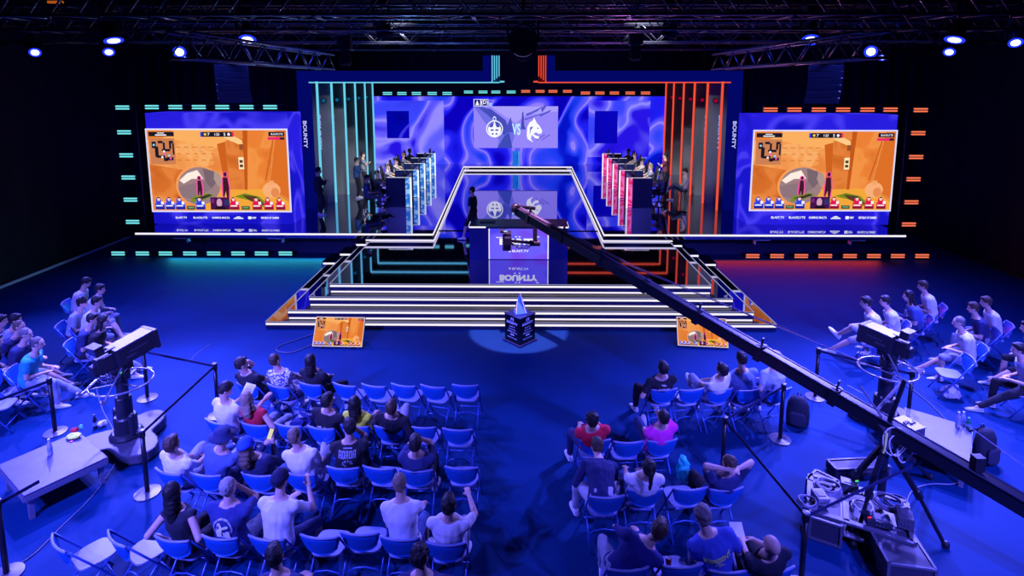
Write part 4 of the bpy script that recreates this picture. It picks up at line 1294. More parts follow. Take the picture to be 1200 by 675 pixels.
sit(R_, 3, 2, 'person with curly hair and yellow lettering on a blue tee', (823, 605), top=(.04, .08, .42), back=[('REPRESENT', .43, .055, .30, -.03), (bars_print, .34, 0, .11, 0)], backc=(.8, .9, .25), hair='curly', hairc=(.2, .17, .17), arms=('lap', 'side'), legc=(.42, .42, .5), legs=('bent', 'wide'), slim=1.1, yaw=.3)
sit(R_, 3, 3, 'bald person in a dark tee holding a sheet, near the picture edge', (904, 640), top=(.008, .01, .03), hair='bald', arms=('lap', 'lap'), yaw=.1, legc=BLK)
# ------------------------------------------------------------------ side audience
def side(label, px, py, rz, tgtz=1.19, chair=True, occ_label=None, grp='', chlab=None, **k):
    p = P(px, py, tgtz)
    rz_ = R(rz)
    f = Matrix.Rotation(rz_, 3, 'Z') @ V((0, .03 - .69 * math.sin(k.get('lean_', .3)), 0))
    k.setdefault('lean_', .3)
    loc = V((p.x + f.x, p.y + f.y, 0))
    if chair:
        chair_at(loc, rz_, chlab or ('folding chair under the ' + occ_label), grp)
    return person(label, loc, rz_, group='seated audience', vox=.014, **k)
GL = 'folding chairs of the side rows at the left wall'; GR = 'folding chairs of the side rows at the right wall'
FL = -72
side('farthest person at the left wall, in a lilac shirt with dark hair', 101, 333, FL, occ_label='farthest person at the left wall', grp=GL, top=(.62, .55, .62), sleeve='long', hairc=DK, arms=('lap', 'knee'), nod=.3, legc=GRY)
side('person in a pale tee reaching forward, second from the far end at the left wall', 117.5, 341, FL, occ_label='person in a pale tee reaching forward at the left wall', grp=GL, top=(.55, .58, .62), hairc=DK, arms=('thigh', 'thigh'), legc=GRY)
side('dark curly-haired person half hidden between two pale shirts at the left wall', 97, 357, FL, occ_label='dark curly-haired person between two pale shirts', grp=GL, top=(.3, .35, .4), hair='curly', hairc=DK, arms=('lap', 'lap'), legc=NVY)
side('person in a white tee with bare crossed legs at the left wall', 114, 359, FL, occ_label='person in a white tee with bare crossed legs', grp=GL, top=WHT, hairc=DK, arms=('thigh', 'thigh'), legs=('over', 'bent'), pants='shorts', legc=GRY, sc_=1.05)
side('dark-haired person in navy seated behind the broadcast camera at the left wall', 109, 376, FL, occ_label='dark-haired person in navy behind the left camera', grp=GL, top=NVY, hairc=DK, arms=('lap', 'lap'), legc=BLK)
side('person with long dark hair next to the broadcast camera at the left wall', 122, 378, FL, chair=False, top=BLK, hair='long', hairc=DK, arms=('lap', 'lap'), legs=('far', 'far'), legc=GRY)
side('person at the left picture edge with a lit cheek and dark hair', 2, 378, FL, occ_label='person at the very left picture edge', grp=GL, top=NVY, hairc=DK, legc=BLK)
side('person in a grey shirt with dark hair, second row by the left picture edge', 19, 377, FL, occ_label='person in a grey shirt at the left picture edge', grp=GL, top=(.3, .32, .42), hairc=DK, arms=('knee', 'chin'), legc=BLK)
side('person in a navy tee with fair short hair near the left picture edge', 23, 385, FL, occ_label='person in a navy tee near the left picture edge', grp=GL, top=NVY, hair='buzz', hairc=(.13, .09, .06), arms=('thigh', 'lap'), pants='shorts', legs=('far', 'bent'), legc=GRY)
side('person in a dark tee with grey hair beside the teal tee', 31, 394, FL, occ_label='person in a dark tee beside the teal tee', grp=GL, top=(.02, .03, .1), hair='buzz', hairc=(.15, .14, .15), arms=('thigh', 'lap'), pants='shorts', legs=('far', 'bent'), legc=GRY)
side('person in a teal tee and pale jeans, nearest chair of the left wall rows', 45, 405, FL, occ_label='person in a teal tee', grp=GL, top=(.02, .38, .45), hair='buzz', hairc=(.12, .10, .11), arms=('thigh', 'lap'), legs=('far', 'bent'), legc=(.3, .36, .5), slim=1.12)
side('person in black cut off by the left picture edge, below the grey shirt', -4, 402, FL, occ_label='person in black at the left picture edge', grp=GL, top=BLK, hairc=DK, legc=BLK)
for x, y, l in ((14, 436, 'empty dark folding chair at the left picture edge behind the teal tee'), (-4, 452, 'empty folding chair at the left edge, nearest the rope post')):
    p = P(x, y, .8); chair_at((p.x, p.y, 0), R(FL), l, GL)
FR = 66
side('farthest person at the right wall, in a white tee with dark short hair', 1081, 337, FR, occ_label='farthest person at the right wall', grp=GR, top=WHT, hairc=BRN, arms=('lap', 'lap'), legc=GRY)
side('person with long dark hair and one knee drawn up at the right wall', 1064, 349, FR, occ_label='long-haired person with a drawn up knee', grp=GR, top=(.06, .1, .3), hair='long', hairc=DK, arms=('lap', 'lap'), legs=('bent', 'over'), pants='shorts', legc=NVY)
side('person in a pale shirt just behind the right broadcast camera', 1037, 355, FR, occ_label='person in a pale shirt behind the right camera', grp=GR, top=(.5, .52, .6), hairc=DK, arms=('lap', 'lap'), legc=GRY)
side('person in a pale tee and bare stretched legs in front of the right broadcast camera', 1015, 362, FR, occ_label='person with bare stretched legs before the right camera', grp=GR, top=(.5, .52, .62), hairc=DK, arms=('lap', 'thigh'), legs=('over', 'far'), pants='shorts', legc=(.4, .4, .5), shoe=(.75, .8, .75), sc_=1.08)
side('person in a white tee at the far end of the second row, right wall', 1155, 356, FR, occ_label='person in a white tee, second row\'s far end, right wall', grp=GR, top=WHT, hairc=BRN, arms=('lap', 'lap'), legc=GRY)
side('person in a navy tee in the second row at the right wall', 1140, 363, FR, occ_label='person in a navy tee at the right wall', grp=GR, top=NVY, hairc=BRN, arms=('thigh', 'lap'), legs=('far', 'bent'), legc=GRY)
side('person with grey hair in a pale tee leaning back by the empty chair', 1123, 380, FR, occ_label='grey-haired person in a pale tee at the right wall', grp=GR, top=(.55, .58, .62), hair='buzz', hairc=(.15, .14, .15), arms=('thigh', 'lap'), legs=('bent', 'far'), pants='shorts', legc=GRY, slim=1.1)
p = P(1116, 417, .8); chair_at((p.x, p.y, 0), R(FR + 8), 'empty folding chair in front of the grey-haired person at the right wall', GR)
side('person in dark trousers and a pale tee cut by the right picture edge', 1193, 412, FR, occ_label='person in a pale tee at the right picture edge', grp=GR, top=(.4, .45, .6), hairc=DK, arms=('thigh', 'lap'), legs=('far', 'bent'), legc=BLK, shoe=(.5, .5, .6))
side('person in shorts at the right picture edge, behind the pale tee', 1203, 386, FR, occ_label='person in shorts at the right picture edge', grp=GR, top=NVY, hairc=DK, arms=('thigh', 'lap'), legs=('far', 'bent'), pants='shorts', legc=BLK)

# ------------------------------------------------------------------ players on the stage
M_desk = mat('player_desk', (.008, .014, .08), .3)
Md_c = marble('desk_led_cyan', [(0, (20, 50, 190)), (.4, (50, 120, 220)), (.55, (160, 205, 255)), (.7, (50, 110, 225)), (1, (20, 50, 190))], 3.2, (0, 0, 0), 1.)
Md_r = marble('desk_led_pink', [(0, (110, 0, 140)), (.4, (215, 20, 130)), (.55, (250, 110, 200)), (.7, (225, 20, 110)), (1, (110, 10, 140))], 3.2, (5, 0, 0), 1.)
def gaming_chair_parts(t):
    b = MB(); b.loft([(V((0, -.20 - .02 * k, .5 + .11 * k)), V((1, 0, 0)), V((0, 1, 0)), w, .045) for k, w in enumerate((.20, .24, .25, .24, .22, .24, .16, .13))]); b.build('backrest', mat('gaming_black', (.012, .012, .018), .4), t, smooth=True)
    b = MB()
    for s in (-1, 1): b.tube([(s * .19, -.26 - .02 * k, .55 + .11 * k) for k in range(7)], .018, 6)
    b.build('side_stripe', mat('gaming_white', (.7, .7, .75), .4), t)
    b = MB(); b.box((0, .02, .46), (.5, .48, .09)); b.build('seat', mat('gaming_black', 0), t, bevel=.03)
    b = MB(); b.cyl((0, 0, .12), (0, 0, .42), .03); b.build('gas_lift', M_dark, t)
    for k in range(5):
        a = 2 * math.pi * k / 5
        b = MB(); e = V((.3 * math.cos(a), .3 * math.sin(a), .06)); b.bar((0, 0, .13), e, .05, .03); b.cap(e + V((0, -.02, -.03)), e + V((0, .02, -.03)), .028, n=8); b.build('base_arm', M_dark, t)
    for s in (-1, 1):
        b = MB(); b.bar((s * .28, -.1, .68), (s * .28, .18, .68), .08, .03); b.bar((s * .28, .03, .45), (s * .28, .03, .67), .03, .05, up=(0, 1, 0)); b.build('armrest', M_dark, t)
gc = {}
dx = {}
deskpx = [(482.5, 243), (491, 231.5), (498.5, 221.5), (505, 213), (510.5, 206)]
tops = [(.03, .03, .045), (.03, .04, .08)]
PLC = [((.12, .14, .2), DK), ((.25, .25, .3), BRN), ((.55, .5, .5), DK), ((.2, .22, .3), (.2, .12, .05)), ((.15, .16, .22), DK)]
for s, nm, ml, mface in ((-1, 'cyan', emi('desk_edge', (.85, .95, 1.), 1.1), Md_c), (1, 'pink', emi('desk_edge_p', (1., .82, .95), 1.1), Md_r)):
    dproto = None
    for k in range(5):
        x, y = deskpx[k]; q = P(x, y, Zw)
        X = abs(q.x); Y = q.y
        ordn = ['nearest the audience', 'second from the audience', 'third from the audience', 'fourth from the audience', 'nearest the back wall'][k]
        lab = 'player desk with a glowing %s side panel, %s' % (nm, ordn)
        loc = V((s * X, Y, Zw))
        if dproto is None:
            t = thing('player_desk', lab, 'desk', loc, 0, 'player desks with %s panels' % nm)
            b = MB(); b.bb((s * .22, 0, 0), (s * 1.0, 1.25, .9)); b.build('body', M_desk, t)
            b = MB(); b.bb((s * .22, -.02, .9), (s * .27, 1.25, 1.2)); b.bb((s * .0, -.02, 0), (s * 1.0, .03, 1.2)); b.build('privacy_panel', M_desk, t)
            b = MB(); b.bb((s * .05, -.03, .02), (s * .22, -.022, 1.18)); b.build('video_side', mface, t)
            b = MB(); b.bb((s * -.02, -.04, 0), (s * .045, -.02, 1.2)); b.bb((s * .0, -.035, 1.19), (s * .95, -.025, 1.205)); b.build('light_edge', ml, t)
            b = MB(); b.bb((s * .35, .25, 1.05), (s * .38, .85, 1.38)); b.bb((s * .28, .5, .9), (s * .42, .6, .92)); b.bb((s * .345, .53, .92), (s * .36, .57, 1.1)); mo = b.build('monitor', M_plastic, t)
            b = MB(); b.bb((s * .381, .27, 1.07), (s * .385, .83, 1.36)); b.build('monitor_screen', E(120, 90, 110), mo)
            b = MB(); b.bb((s * .6, .35, .9), (s * .75, .8, .925)); b.build('keyboard', M_plastic, t)
            dproto = (t, kids(t))
        else: dup(dproto[0], loc, 0, lab, None, dproto[1])
        # chair and player
        cx = s * (X + 1.42); cyy = Y + .62
        rz = R(-90 if s < 0 else 90)
        lab = 'black gaming chair at the %s-panelled desk %s' % (nm, ordn)
        if not gc:
            g = thing('gaming_chair', lab, 'chair', (cx, cyy, Zw), rz, 'gaming chairs of the players'); gaming_chair_parts(g); gc['p'] = (g, kids(g))
        else: dup(gc['p'][0], (cx, cyy, Zw), rz, lab, None, gc['p'][1])
        tp, hc = PLC[k] if s < 0 else PLC[4 - k]
        ph, hands, hcw = person('player in a dark jersey at the %s-panelled desk %s' % (nm, ordn), V((cx, cyy, Zw)), rz, top=tp, hairc=hc, arms=('desk', 'desk'), vox=.022, legc=BLK, group='players at the desks', nod=.15, cap=('cap', (.02, .02, .03)) if k in (2,) else None)
        # headset
        hs = MB(); Mi = (Matrix.Rotation(rz, 4, 'Z'))
        hl = V((0, 0, 0)); hd_ = Mi.to_3x3().inverted() @ (hcw - V((cx, cyy, Zw)))
        hs.tube([hd_ + V((.10 * math.cos(a), -.01, .03 + .13 * math.sin(a))) for a in [math.pi * i / 8 for i in range(9)]], .014, 6)
        for ss in (-1, 1): hs.cyl(hd_ + V((ss * .085, -.01, .0)), hd_ + V((ss * .115, -.01, .0)), .045)
        hs.build('headset', mat('headset_grey', (.3, .3, .33), .4), ph)
# standing and waiting people on the stage
def stand(label, px, py, z, rz, **k):
    p = P(px, py, z); return person(label, V((p.x, p.y, z)), R(rz), seat=False, legs=k.pop('legs', ('stand', 'stand')), group='people standing on the stage', vox=.018, pz=0, **k)
stand('person in black standing with folded hands by the big screen under the cyan fins', 376, 252, Zw, -60, top=BLK, sleeve='long', legc=BLK, arms=('cross', 'cross'), hairc=DK, sc_=1.03)
stand('person in a grey tee standing behind the nearest players on the cyan side', 427, 222, Zw, -80, top=(.16, .17, .22), legc=BLK, arms=('cross', 'cross'), hairc=DK)
stand('person in dark blue standing between the cyan fins', 420, 232, Zw, -80, top=(.03, .08, .22), sleeve='long', legc=BLK, arms=('hang', 'cross'), hairc=DK)
stand('person in dark red standing between the red fins', 778, 224, Zw, 80, top=(.12, .02, .05), legc=BLK, arms=('cross', 'cross'), hairc=DK)
stand('person in a black tee and shorts walking beside the presenter desk', 553, 281, .9, 75, top=BLK, pants='shorts', legc=BLK, arms=('hang', 'hang'), legs=('step', 'stepb'), hairc=DK, hair='buzz', shoe=(.75, .75, .8), sc_=1.02, beard=True)
# coaches on stools
for px, py, rz, l, l2, tp in ((800, 236, 80, 'coach in a beige top sitting cross-legged with a notebook between the red fins', 'black stool under the coach between the red fins', (.5, .42, .4)),
                    (433, 246, -80, 'crouched person in dark clothes seated on a stool beside the nearest cyan desk', 'black stool under the seated person beside the nearest cyan desk', (.05, .1, .2))):
    p = P(px, py, Zw)
    s_o = thing('stool', l2, 'stool', (p.x, p.y, Zw), 0, 'stools of the coaches')
    b = MB(); b.lathe([(.17, .42), (.19, .44), (.19, .46), (.17, .48)]); b.build('seat', M_plastic, s_o)
    for a in range(4):
        b = MB(); c, s = math.cos(R(45 + 90 * a)), math.sin(R(45 + 90 * a)); b.cyl((c * .12, s * .12, .43), (c * .2, s * .2, 0), .013); b.build('leg', M_dark, s_o)
    person(l, V((p.x, p.y, Zw)), R(rz), top=tp, legs=('over', 'bent'), legc=(.08, .09, .12), arms=('lap', 'lap'), hairc=DK, group='people sitting on stage stools', vox=.018, nod=.3)

run_jobs()

# small things held or lying about ------------------------------------------------
ph, hands, hc = PAPER
c = (hands[0] + hands[1]) / 2
b = MB(); b.box((0, 0, 0), (.21, .29, .003), Matrix.Rotation(R(50), 3, 'X'))
o = tag(b.build('paper_sheet', mat('paper_white', (.8, .8, .82), .7), loc=c + V((0, .05, .02))), 'white paper sheet held by the person at the end of the second row', 'paper'); o.rotation_euler = (0, 0, -.4)
ph, hands, hc = PHONE
c = (hands[0] + hands[1]) / 2
t = thing('phone', 'bright lit phone held up by the person in the blue cap', 'phone', c + V((0, .03, .06)), -.3)
b = MB(); b.box((0, 0, 0), (.075, .15, .01), Matrix.Rotation(R(55), 3, 'X')); b.build('case', M_plastic, t)
b = MB(); b.box(Matrix.Rotation(R(55), 3, 'X') @ V((0, 0, .006)), (.066, .135, .002), Matrix.Rotation(R(55), 3, 'X')); b.build('phone_screen', E(225, 215, 190), t)

# ------------------------------------------------------------------ rope posts
M_post = mat('post_black', (.008, .008, .015), .35)
M_base = mat('post_base', (.10, .10, .15), .35, .3)
M_belt = mat('post_belt', (.008, .012, .06), .7)
posts = {}
def post(key, bx, by, label, top=None):
    p = P(bx, by, 0)
    lab = label
    if not posts:
        t = thing('rope_post', lab, 'rope post', p, 0, 'belt posts around the cameras')
        b = MB(); b.lathe([(.17, 0), (.178, .008), (.175, .018), (.05, .03), (.04, .035)], n=28); b.build('base', M_base, t, smooth=False)
        b = MB(); b.cyl((0, 0, .03), (0, 0, .93), .032, n=16); b.build('pole', M_post, t, smooth=True)
        b = MB(); b.cyl((0, 0, .90), (0, 0, .99), .042, n=16); b.build('belt_cassette', M_post, t)
        b = MB(); b.lathe([(.04, .99), (.046, .995), (.04, 1.01), (.01, 1.015)], n=16); b.build('top_cap', M_base, t)
    else:
        t = dup(posts['_'][0], p, 0, lab, None, posts['_'][1])
    if '_' not in posts: posts['_'] = (t, kids(t))
    posts[key] = (t, p); return t
def belt(k0, to, z0=.95, z1=.95):
    t, p = posts[k0]; q = posts[to][1] if isinstance(to, str) else V(to)
    q = q - p
    b = MB(); d = q.normalized() * .04
    b.bar(V((d.x, d.y, z0)), V((q.x - d.x, q.y - d.y, z1)), .003, .048); b.build('belt', M_belt, t)
post('a', 173, 467, 'belt post just behind the left broadcast camera')
post('b', 256, 487, 'belt post at the end of the left block\'s front rows')
post('c', 65, 507, 'belt post with a pale round base, behind the left low table')
post('d', 173, 578, 'belt post with a large pale base at the end of the third row, left block')
post('e', 8, 674, 'belt post at the lower left corner of the picture')
post('f', 955, 466, 'belt post with a pale base, beyond the crane boom')
post('g', 914, 515, 'belt post behind the right block\'s front row chairs')
post('h', 846, 560, 'belt post right of the third row chairs, right block')
post('i', 938, 690, 'belt post by the flight cases at the lower edge')
post('j', 1063, 498, 'belt post behind the right camera column')
belt('a', 'b'); belt('b', 'd'); belt('c', P(-20, 545, 0)); belt('e', P(60, 640, 0) * 1); belt('g', 'h'); belt('f', 'j'); belt('h', 'i'); belt('i', P(1075, 615, 0))

# ------------------------------------------------------------------ low tables
def low_table(label, corners, z, grp):
    ps = [P(x, y, z) for x, y in corners]
    c = sum(ps, V()) / 4
    a = (ps[1] - ps[0] + ps[2] - ps[3]) / 2
    b_ = (ps[3] - ps[0] + ps[2] - ps[1]) / 2
    rz = math.atan2(a.y, a.x); w, d = a.length, b_.length
    t = thing('low_table', label, 'platform', (c.x, c.y, 0), rz, grp)
    b = MB(); b.bb((-w / 2, -d / 2, z - .035), (w / 2, d / 2, z)); b.build('table_top', mat('table_ply', (.075, .08, .16), .4, noise_amt=.3, scale=5), t, bevel=.006)
    b = MB()
    for x0, y0, x1, y1 in ((-1, -1, 1, -1), (-1, 1, 1, 1), (-1, -1, -1, 1), (1, -1, 1, 1)):
        b.bar((x0 * (w / 2 - .01), y0 * (d / 2 - .01), z - .07), (x1 * (w / 2 - .01), y1 * (d / 2 - .01), z - .07), .035, .075)
    b.build('edge_frame', mat('alu_frame', (.25, .25, .33), .35, .5), t)
    for x in (-1, 1):
        for y in (-1, 1):
            b = MB(); b.bb((x * (w / 2 - .05), y * (d / 2 - .05), 0), (x * (w / 2 - .11), y * (d / 2 - .11), z - .05)); b.build('leg', mat('alu_frame', 0), t)
    return t, c, rz, w, d, z
TL = low_table('low black-legged platform table with snack wrappers, left of the seating', ((5, 542), (98, 503), (120, 538), (19, 585)), .42, 'low platform tables')
TR_ = low_table('low platform table with bottles beside the camera crane', ((1052, 474), (1138, 501), (1139, 545), (1058, 520)), .42, 'low platform tables')
def bottle(label, px, py, z, col=(.7, .75, .85), capc=(.7, .7, .8), h=.2, tr=.6):
    p = P(px, py, z)
    t = thing('water_bottle', label, 'bottle', p, 0, 'plastic bottles on the platform tables')
    b = MB(); b.lathe([(.028, 0), (.033, .01), (.033, h * .62), (.026, h * .8), (.012, h * .9), (.012, h)], n=16); b.build('bottle_body', mat('bottle_%d%d' % (int(col[0] * 99), int(col[1] * 99)), col, .15, trans=tr), t, smooth=True)
    b = MB(); b.cyl((0, 0, h), (0, 0, h + .02), .016, n=12); b.build('cap', mat('cap_%d%d' % (int(capc[0] * 99), int(capc[1] * 99)), capc, .4), t)
    b = MB(); b.cyl((0, 0, h * .25), (0, 0, h * .5), .0338, n=16); b.build('label_band', mat('bottle_label', (.2, .3, .6), .6), t)
bottle('clear water bottle standing on the left low table', 59, 533, .42, h=.24)
bottle('clear water bottle on the right low table, nearer the green one', 1122, 500, .42, h=.24)
bottle('second clear water bottle on the right low table', 1128, 497, .42, h=.2, col=(.75, .8, .9))
bottle('green bottle at the corner of the right low table', 1134, 502, .42, (.02, .25, .12), (.1, .5, .3), .17, .2)
bottle('dark bottle standing on the floor behind the left low table', 112, 502, 0, (.02, .02, .04), (.05, .05, .06), .24, 0)
def crumple(name, label, cat, loc, size, col, seed, parent=None):
    b = MB(); b.ell((0, 0, 0), size, None, 14)
    for v in b.v: v += V((noise.noise(v * 14 + V((seed, 0, 0))), noise.noise(v * 14 + V((0, seed, 3))), noise.noise(v * 14 + V((2, 1, seed))))) * min(size) * .9
    lo = min(v.z for v in b.v)
    for v in b.v: v.z -= lo
    return tag(b.build(name, mat('crumple_%02x%02x%02x' % tuple(int(c * 255) for c in col), col, .45), smooth=False, loc=loc), label, cat)
crumple('snack_wrapper', 'yellow-green snack wrapper on the left low table', 'wrapper', P(87, 513, .42), (.11, .08, .03), (.65, .8, .1), 1)
crumple('snack_wrapper', 'small red wrapper behind the yellow-green one', 'wrapper', P(88, 507.5, .42), (.05, .04, .03), (.7, .02, .05), 2)
crumple('snack_wrapper', 'green can-like wrapper at the far corner of the left low table', 'wrapper', P(95, 504, .42), (.04, .04, .05), (.05, .45, .3), 3)
crumple('snack_wrapper', 'pink scrap beside the yellow-green wrapper', 'wrapper', P(83.5, 518, .42), (.03, .02, .01), (.8, .1, .4), 4)
crumple('paper_scrap', 'white crumpled paper beside the dark bottle on the floor', 'paper', P(120, 500, 0), (.07, .07, .04), (.75, .75, .8), 5)
crumple('folded_jacket', 'crumpled navy jacket lying over a second row chair, left block', 'jacket', V(CL[('left', 1, 2)][0]) + V((.02, -.05, .46)), (.2, .2, .16), (.02, .035, .15), 6)
crumple('folded_jacket', 'grey jacket on the seat of the last empty chair in row two, left block', 'jacket', V(CL[('left', 1, 7)][0]) + V((-.08, 0, .46)), (.12, .12, .04), (.3, .32, .4), 8)
crumple('tote_bag', 'white tote bag lying on the empty chair of the right front row', 'bag', V(CL[('right', 0, 1)][0]) + V((0, 0, .455)), (.18, .16, .05), (.7, .7, .75), 9)
crumple('teal_towel', 'bright teal cloth between the empty chair and the pink tee', 'towel', P(800, 566, .25), (.09, .07, .20), (.02, .6, .55), 11)
crumple('shoulder_bag', 'white shoulder bag on the floor under the empty chair at the right wall', 'bag', P(1114, 467, 0), (.16, .1, .12), (.6, .6, .68), 12)
def backpack(label, px, py, rz, s=1.):
    p = P(px, py, 0); t = thing('backpack', label, 'backpack', p, R(rz), 'dark backpacks on the floor'); t.scale = (s,) * 3
    b = MB(); b.loft([(V((0, 0, z)), V((1, 0, 0)), V((0, 1, 0)), w, d) for z, w, d in ((0.0, .14, .09), (.03, .165, .115), (.2, .17, .12), (.36, .155, .10), (.45, .11, .07), (.48, .04, .03))]); b.build('bag_body', clothm((.012, .014, .03), 'bag'), t, smooth=True)
    b = MB(); b.loft([(V((0, -.12, z)), V((1, 0, 0)), V((0, 1, 0)), w, .035) for z, w in ((.04, .1), (.07, .12), (.22, .12), (.26, .08))]); b.build('front_pocket', clothm((.02, .024, .05), 'bag'), t, smooth=True)
    for x in (-1, 1):
        b = MB(); b.tube([(x * .08, .09, .44), (x * .1, .17, .34), (x * .11, .16, .16), (x * .12, .1, .04)], .014, 6); b.build('strap', M_plastic, t)
    b = MB(); b.tube([(-.03, .05, .46), (-.02, .06, .51), (.02, .06, .51), (.03, .05, .46)], .009, 6); b.build('handle', M_plastic, t)
backpack('black backpack leaning behind the right low table', 1152, 540, 20, 1.15)
backpack('black backpack beside the last chair of the right front row', 934, 497, -30, 1.1)
# drinks can standing on the empty chair
q = CL[('right', 3, 1)][0]
t = thing('drink_can', 'dark red drink can standing on the empty chair in the last row', 'can', V(q) + V((-.03, .05, .455)), 0)
b = MB(); b.lathe([(.025, 0), (.032, .008), (.032, .11), (.026, .12)], n=18); b.build('can_body', mat('can_red', (.22, .01, .03), .25, .4), t, smooth=True)
b = MB(); b.lathe([(.026, .12), (.027, .123), (.02, .121)], n=18); b.build('can_lid', mat('can_lid', (.7, .7, .75), .2, .9), t)
# sheet of the bald person
ph, hands, hc = HUM[-1]
b = MB(); b.box((0, 0, 0), (.15, .20, .003), Matrix.Rotation(R(35), 3, 'X'))
o = tag(b.build('paper_sheet', mat('paper_white', 0), loc=hands[0] + V((-.02, .08, .02))), 'white sheet held by the bald person at the lower edge', 'paper')

# ------------------------------------------------------------------ broadcast cameras on pedestals
M_cam = mat('camera_black', (.014, .015, .028), .4)
M_camtop = mat('camera_top', (.13, .13, .18), .35)
M_camd = mat('camera_grey', (.06, .06, .09), .4)
def ped_camera(label, base, rear, front, ringz, zc, PT=5, BS=1.):
    g = P(*base, 0)
    a = P(rear[0], rear[1], zc); c = P(front[0], front[1], zc + .12)
    hd = V((c.x - a.x, c.y - a.y, 0)); Lc = min(hd.length, 1.55); rz = math.atan2(hd.y, hd.x) - math.pi / 2
    t = thing('studio_camera', label, 'camera', g, rz, 'broadcast cameras on pedestals')
    Mi = Matrix.Rotation(-rz, 3, 'Z')
    mid = Mi @ (V(((a.x + c.x) / 2, (a.y + c.y) / 2, 0)) - g); mid.z = zc
    # pedestal
    b = MB(); pts = []
    for k in range(36):
        an = 2 * math.pi * k / 36; r = .56 + .2 * math.cos(3 * an + .6); r *= BS; pts.append((r * math.cos(an), r * math.sin(an)))
    b.prism(pts, .03, .19); bs = b.build('dolly_base', M_camd, t, bevel=.02)
    for k in range(3):
        an = -.2 + 2 * math.pi * k / 3; w = V((.42 * BS * math.cos(an), .42 * BS * math.sin(an), .05))
        b = MB(); b.cap(w + V((0, -.02, 0)), w + V((0, .02, 0)), .05, n=12); b.build('wheel', M_plastic, bs)
    b = MB(); b.lathe([(.24, .19), (.25, .22), (.23, .26), (.2, .28)], n=28); b.lathe([(.17, .28), (.17, .52), (.15, .55)], n=28); b.lathe([(.12, .55), (.12, .86), (.1, .88)], n=24); b.lathe([(.085, .88), (.085, ringz + .05)], n=24)
    b.build('column', M_cam, t)
    for x in (-1, 1):
        b = MB(); b.lathe([(.05, .28), (.05, .6), (.03, .63)], (x * .2, -.02, 0), 14); b.build('gas_cylinder', M_cam, t)
    b = MB(); b.tube([(.45 * math.cos(2 * math.pi * k / 36), .45 * math.sin(2 * math.pi * k / 36), ringz) for k in range(36)], .018, 8, closed=True)
    rg = b.build('steering_ring', mat('ring_metal', (.35, .35, .45), .25, .6), t, smooth=True)
    for k in range(3):
        an = 2 * math.pi * k / 3; b = MB(); b.bar((.06 * math.cos(an), .06 * math.sin(an), ringz - .02), (.42 * math.cos(an), .42 * math.sin(an), ringz), .03, .015); b.build('spoke', M_camd, rg)
    # head
    top = V((0, 0, zc - .22))
    b = MB(); b.lathe([(.1, ringz + .03), (.13, ringz + .06), (.13, zc - .26), (.07, zc - .22)], n=20); b.box((0, 0, zc - .17), (.2, .3, .1)); b.build('pan_head', M_cam, t)
    pitch = Matrix.Rotation(R(PT), 3, 'X')
    def tf(b): b.v = [pitch @ v + V((0, 0, zc)) + V((0, mid.y * 0, 0)) for v in b.v]; return b
    h = Lc / 2
    b = MB(); b.box((0, h * .42, .04), (.32, Lc * .62, .30)); tf(b); ln = b.build('box_lens', M_cam, t, bevel=.02)
    b = MB(); b.box((0, h * .42, .198), (.30, Lc * .61, .014)); tf(b); b.build('lens_lid', M_camtop, ln)
    b = MB(); b.box((0, h * 1.03, .04), (.36, .07, .34)); tf(b); b.build('lens_hood', M_cam, ln, bevel=.01)
    b = MB(); b.cyl((0, h * 1.07, .04), (0, h * 1.09, .04), .11, n=24); tf(b); b.build('front_glass', mat('lamp_glass', (.02, .02, .05), .05), ln)
    for s in (-1, 1):
        b = MB(); b.box((s * .163, h * .45, .07), (.006, Lc * .3, .02)); b.box((s * .163, h * .2, .0), (.006, .16, .03)); tf(b); b.build('side_trim', M_camd, ln)
    b = MB(); b.box((0, -h * .35, .03), (.16, h * .62, .26)); b.box((0, -h * .72, .0), (.14, h * .2, .18)); tf(b); cb = b.build('camera_body', M_cam, t, bevel=.012)
    b = MB(); b.bar((0, -h * .6, .2), (0, -h * .05, .2), .04, .03); b.bar((0, -h * .1, .15), (0, -h * .1, .2), .03, .03, up=(0, 1, 0)); tf(b); b.build('carry_handle', M_camd, cb)
    b = MB(); b.box((-.02, -h * .52, .30), (.2, .13, .14)); tf(b); vf = b.build('viewfinder', M_cam, t, bevel=.012)
    b = MB(); b.box((-.02, -h * .52 - .07, .30), (.17, .012, .11)); tf(b); b.build('viewfinder_screen', mat('screen_off', (.03, .04, .1), .15), vf)
    b = MB(); b.box((-.02, -h * .52 - .02, .375), (.24, .14, .012)); tf(b); b.build('sun_hood', M_camd, vf)
    b = MB(); b.box((0, 0, -.12), (.14, .5, .05)); tf(b); b.build('mounting_plate', M_camd, t)
    for s in (-1, 1):
        b = MB(); e0 = V((s * .1, -.05, -.14)); e1 = V((s * .3, -h * 1.0, -.42)); b.cyl(e0, e1, .014, n=8); b.cyl(e0 + (e1 - e0) * .72, e1, .022, n=10)
        b.cap(e1, e1 + V((0, -.03, .05)), .028, n=8); tf(b); b.build('pan_handle', mat('ring_metal', 0), t)
    b = MB()
    for k in range(5):
        random.seed(k + int(base[0])); pts = []
        for j in range(12):
            u = j / 11; pts.append(V((.12 * math.sin(5 * u + k), -h * .7 + h * .7 * u + .08 * math.sin(7 * u + k * 2), -.08 - .3 * math.sin(math.pi * u) * (.6 + .2 * k % .7))))
        b.tube(pts, .008, 5)
    tf(b); b.build('cable_loop', mat('cable_grey', (.10, .10, .16), .5), t)
    b = MB(); b.box((.12, -.1, -.2), (.02, .02, .02)); tf(b); b.build('tally_led', E(60, 255, 90), t)
    return t
CMA = ped_camera('broadcast camera with a long box lens on a pedestal, left of the seating', (150, 522), (112, 422), (186, 384), 1.13, 1.56, 9)
